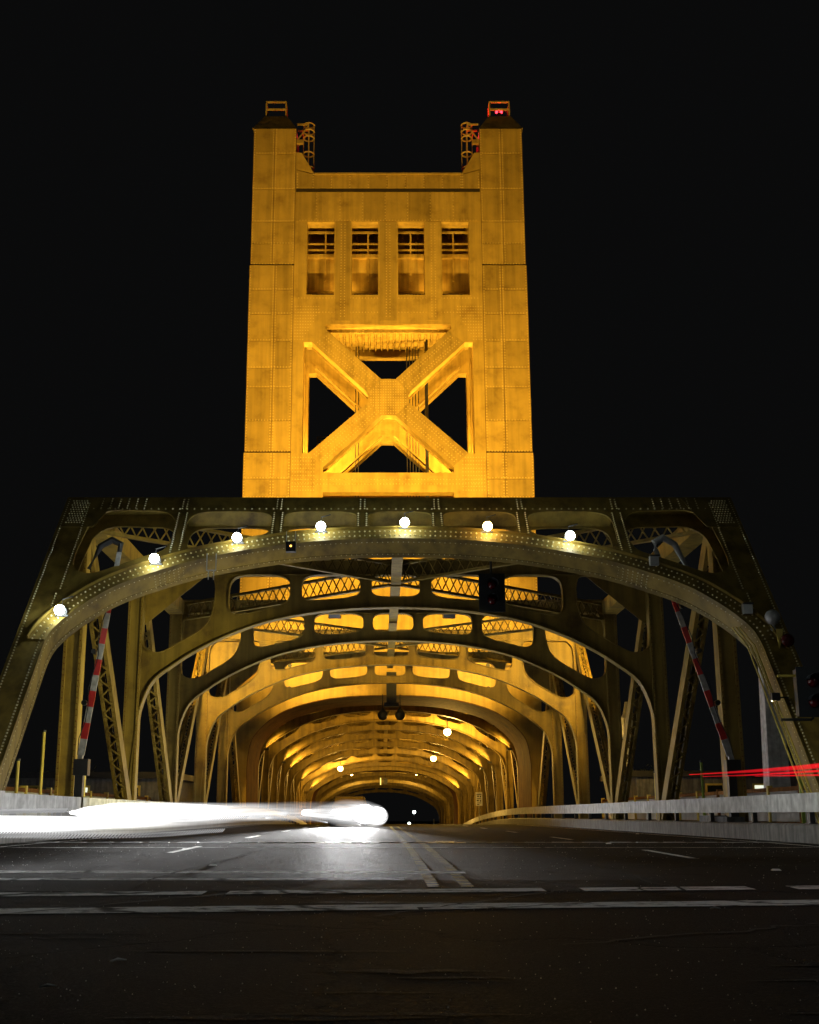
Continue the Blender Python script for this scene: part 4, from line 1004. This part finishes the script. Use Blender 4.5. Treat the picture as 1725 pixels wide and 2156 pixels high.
# ------------------------------------------------------------------ oncoming car and the light paths of the traffic
c = thing('car', 'dark oncoming car with both headlights blazing left of the centre line', 'car', (-2.05, 62, 0), rz=PI)
# body profile along y (front = +y locally, turned towards the camera)
prof = [(-2.2,.35),(-2.25,.8),(-1.9,.98),(-1.35,1.02),(-.75,1.42),(.35,1.44),(1.0,1.0),(2.0,.86),(2.25,.7),(2.28,.35)]
m = MB(); n = len(prof); vs = []
for wx, k in ((-.88, 1), (-.80 , 1), (.80, 1), (.88, 1)):
    for y, z in prof: vs.append((wx*(.86 if z > 1.1 else 1), y, z if abs(wx) < .85 else z-.06*(z > .5)))
m.add(vs, [(a*n+i, a*n+(i+1)%n, (a+1)*n+(i+1)%n, (a+1)*n+i) for a in range(3) for i in range(n)] + [tuple(range(n)), tuple(3*n+i for i in range(n))]); m.build('body', CARP, c)
m = MB(); m.add([(-.66,.40,1.38),(.66,.40,1.38),(.74,.98,1.02),(-.74,.98,1.02)], [(0,1,2,3)]); m.v = [(x,y+.015,z+.015) for x,y,z in m.v]; m.build('windscreen', GLASS, c)
for s in (-1, 1):
    for y in (-1.4, 1.4):
        m = MB(); m.lathe([(.3,-.1),(.33,-.08),(.33,.08),(.3,.1)], (s*.8, y, .33), 'x', 18); wv_ = m.build('wheel', TYRE, c); m = MB(); m.lathe([(.2,.101),(.18,.115)], (s*.8, y, .33), 'x', 14); m.build('rim', GREY, wv_)
    m = MB(); m.sphere((s*.66, 2.27, .66), .14, 12, 8, .8); m.build('headlight', emit('headlamp_glow', (1,1,1), 60), c, smooth=True)
    hb = lamp('headlight_beam', 'SPOT', (s*.66, 2.45, .66), 60000, (1,1,1), c, .1, None, 13, .9); hb.rotation_euler = (math.radians(86.0), 0, 0)
m = MB(); m.box(-.5, .5, 2.27, 2.3, .42, .58); m.build('grille', BLACK, c)

def trail(pts, rad, mat, lb, nm, grp):
    P = catmull([p for p in pts], 6); R = [interp([(i/(len(rad)-1), r) for i, r in enumerate(rad)], k/(len(P)-1)) for k in range(len(P))]
    m = MB(); m.tube(P, R, 24); o = m.build(nm, mat, smooth=True); tag(o, lb, 'light trail', grp); return o
G = 'light trails of the oncoming traffic'
def wp(x, y, Y):      # point at road distance Y seen along the measured direction
    a = (x-800)/2571.; b = (1078-y)/2571.; T = math.radians(13.92); cc, ss = math.cos(T), math.sin(T)
    t = Y/(cc-b*ss); return (CAMX+a*t, Y, CAMZ+t*(ss+b*cc))
trail([wp(148,1711,21), wp(200,1711,21.8), wp(300,1709,23.5), wp(480,1709,29), wp(620,1709,37), wp(740,1711,52), wp(800,1714,60)], [.02,.11,.17,.19,.21,.26,.38,.55,.3], TRW, 'broad upper white headlight trail ending in a rounded tip at left', 'headlight_trail', G)
trail([wp(-60,1735,15), wp(150,1734,16.5), wp(330,1732,20), wp(470,1725,26), wp(600,1716,36), wp(700,1712,50), wp(770,1714,60)], [.10,.10,.10,.09,.14,.25,.45], TRW, 'lower white headlight trail running off the left of the frame', 'headlight_trail', G)
trail([wp(-60,1749,14.2), wp(150,1751,15.5), wp(330,1749,18.5), wp(470,1741,24), wp(600,1726,34), wp(720,1718,50), wp(800,1718,60)], [.04,.04,.045,.06,.11,.22,.4], TRW2, 'faint lowest white trail dipping below the others at left', 'headlight_trail', G)
trail([wp(-60,1722,16), wp(150,1720,17.5), wp(300,1718,20), wp(450,1716,25), wp(600,1712,36)], [.10,.10,.08,.08,.1], TRW3, 'very faint grey haze of light between the two main white trails', 'headlight_trail', G)
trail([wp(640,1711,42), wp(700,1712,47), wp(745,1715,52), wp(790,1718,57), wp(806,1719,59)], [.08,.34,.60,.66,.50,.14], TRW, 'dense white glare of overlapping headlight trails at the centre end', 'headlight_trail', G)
for (pts, lb) in (([(-20,1709,17.2),(60,1707,18.5),(140,1706,20.5)], 'flickering dotted trail before the rounded tip at far left'), ([(-20,1757,13.6),(150,1759,15.1),(330,1757,18.2),(470,1748,23.6)], 'flickering dotted trail along the lowest white streak'), ([(310,1724,21),(400,1726,23.5),(520,1721,29)], 'flickering dotted trail in the dark gap between white streaks')):
    P = catmull([wp(*p) for p in pts], 26); m = MB()
    for k, p in enumerate(P):
        q = Vector(p); m.tube([q + Vector((-.03, 0, -.035)), q + Vector((.035, 0, .03))], .010, 5)
    o = m.build('flicker_trail', TRW3); tag(o, lb, 'light trail', 'flickering white dotted trails'); o['kind'] = 'stuff'
trail([wp(-60,1729,15.4), wp(150,1728,17), wp(330,1727,20.5), wp(470,1721,26.5), wp(600,1714,37)], [.03,.03,.03,.035,.05], TRW2, 'thin bright strand along the top of the lower trail', 'headlight_trail', G)
trail([wp(-60,1758,13.4), wp(150,1761,14.8), wp(330,1760,17.8), wp(470,1751,23), wp(600,1735,32), wp(690,1724,44)], [.012,.012,.015,.02,.03,.04], TRW3, 'hair thin faint strand lowest of all the white trails', 'headlight_trail', G)
trail([wp(560,1722,24), wp(640,1722,26), wp(690,1732,27)], [.02,.05,.012], TRW2, 'short curved white streak below the trails near the centre', 'headlight_trail', G)
trail([wp(640,1716,34), wp(720,1722,34), wp(760,1738,33)], [.03,.08,.02], TRW2, 'short white streak curving down beside the car', 'headlight_trail', G)
trail([wp(1452,1631,15.6), wp(1560,1625,13.6), wp(1660,1618,12.2), wp(1760,1609,11)], [.003,.014,.022,.026], TRR, 'thick upper red tail light trail at the right edge', 'tail_light_trail', 'red tail light trails at right')
trail([wp(1480,1635,15.2), wp(1570,1632,13.4), wp(1660,1627,12.2), wp(1760,1621,11)], [.002,.008,.011,.012], TRR, 'thin middle red tail light trail at the right edge', 'tail_light_trail', 'red tail light trails at right')
trail([wp(1590,1634,13.2), wp(1660,1633,12.2), wp(1760,1631,11)], [.002,.007,.010], TRR, 'thin lowest red tail light trail starting nearer the right edge', 'tail_light_trail', 'red tail light trails at right')
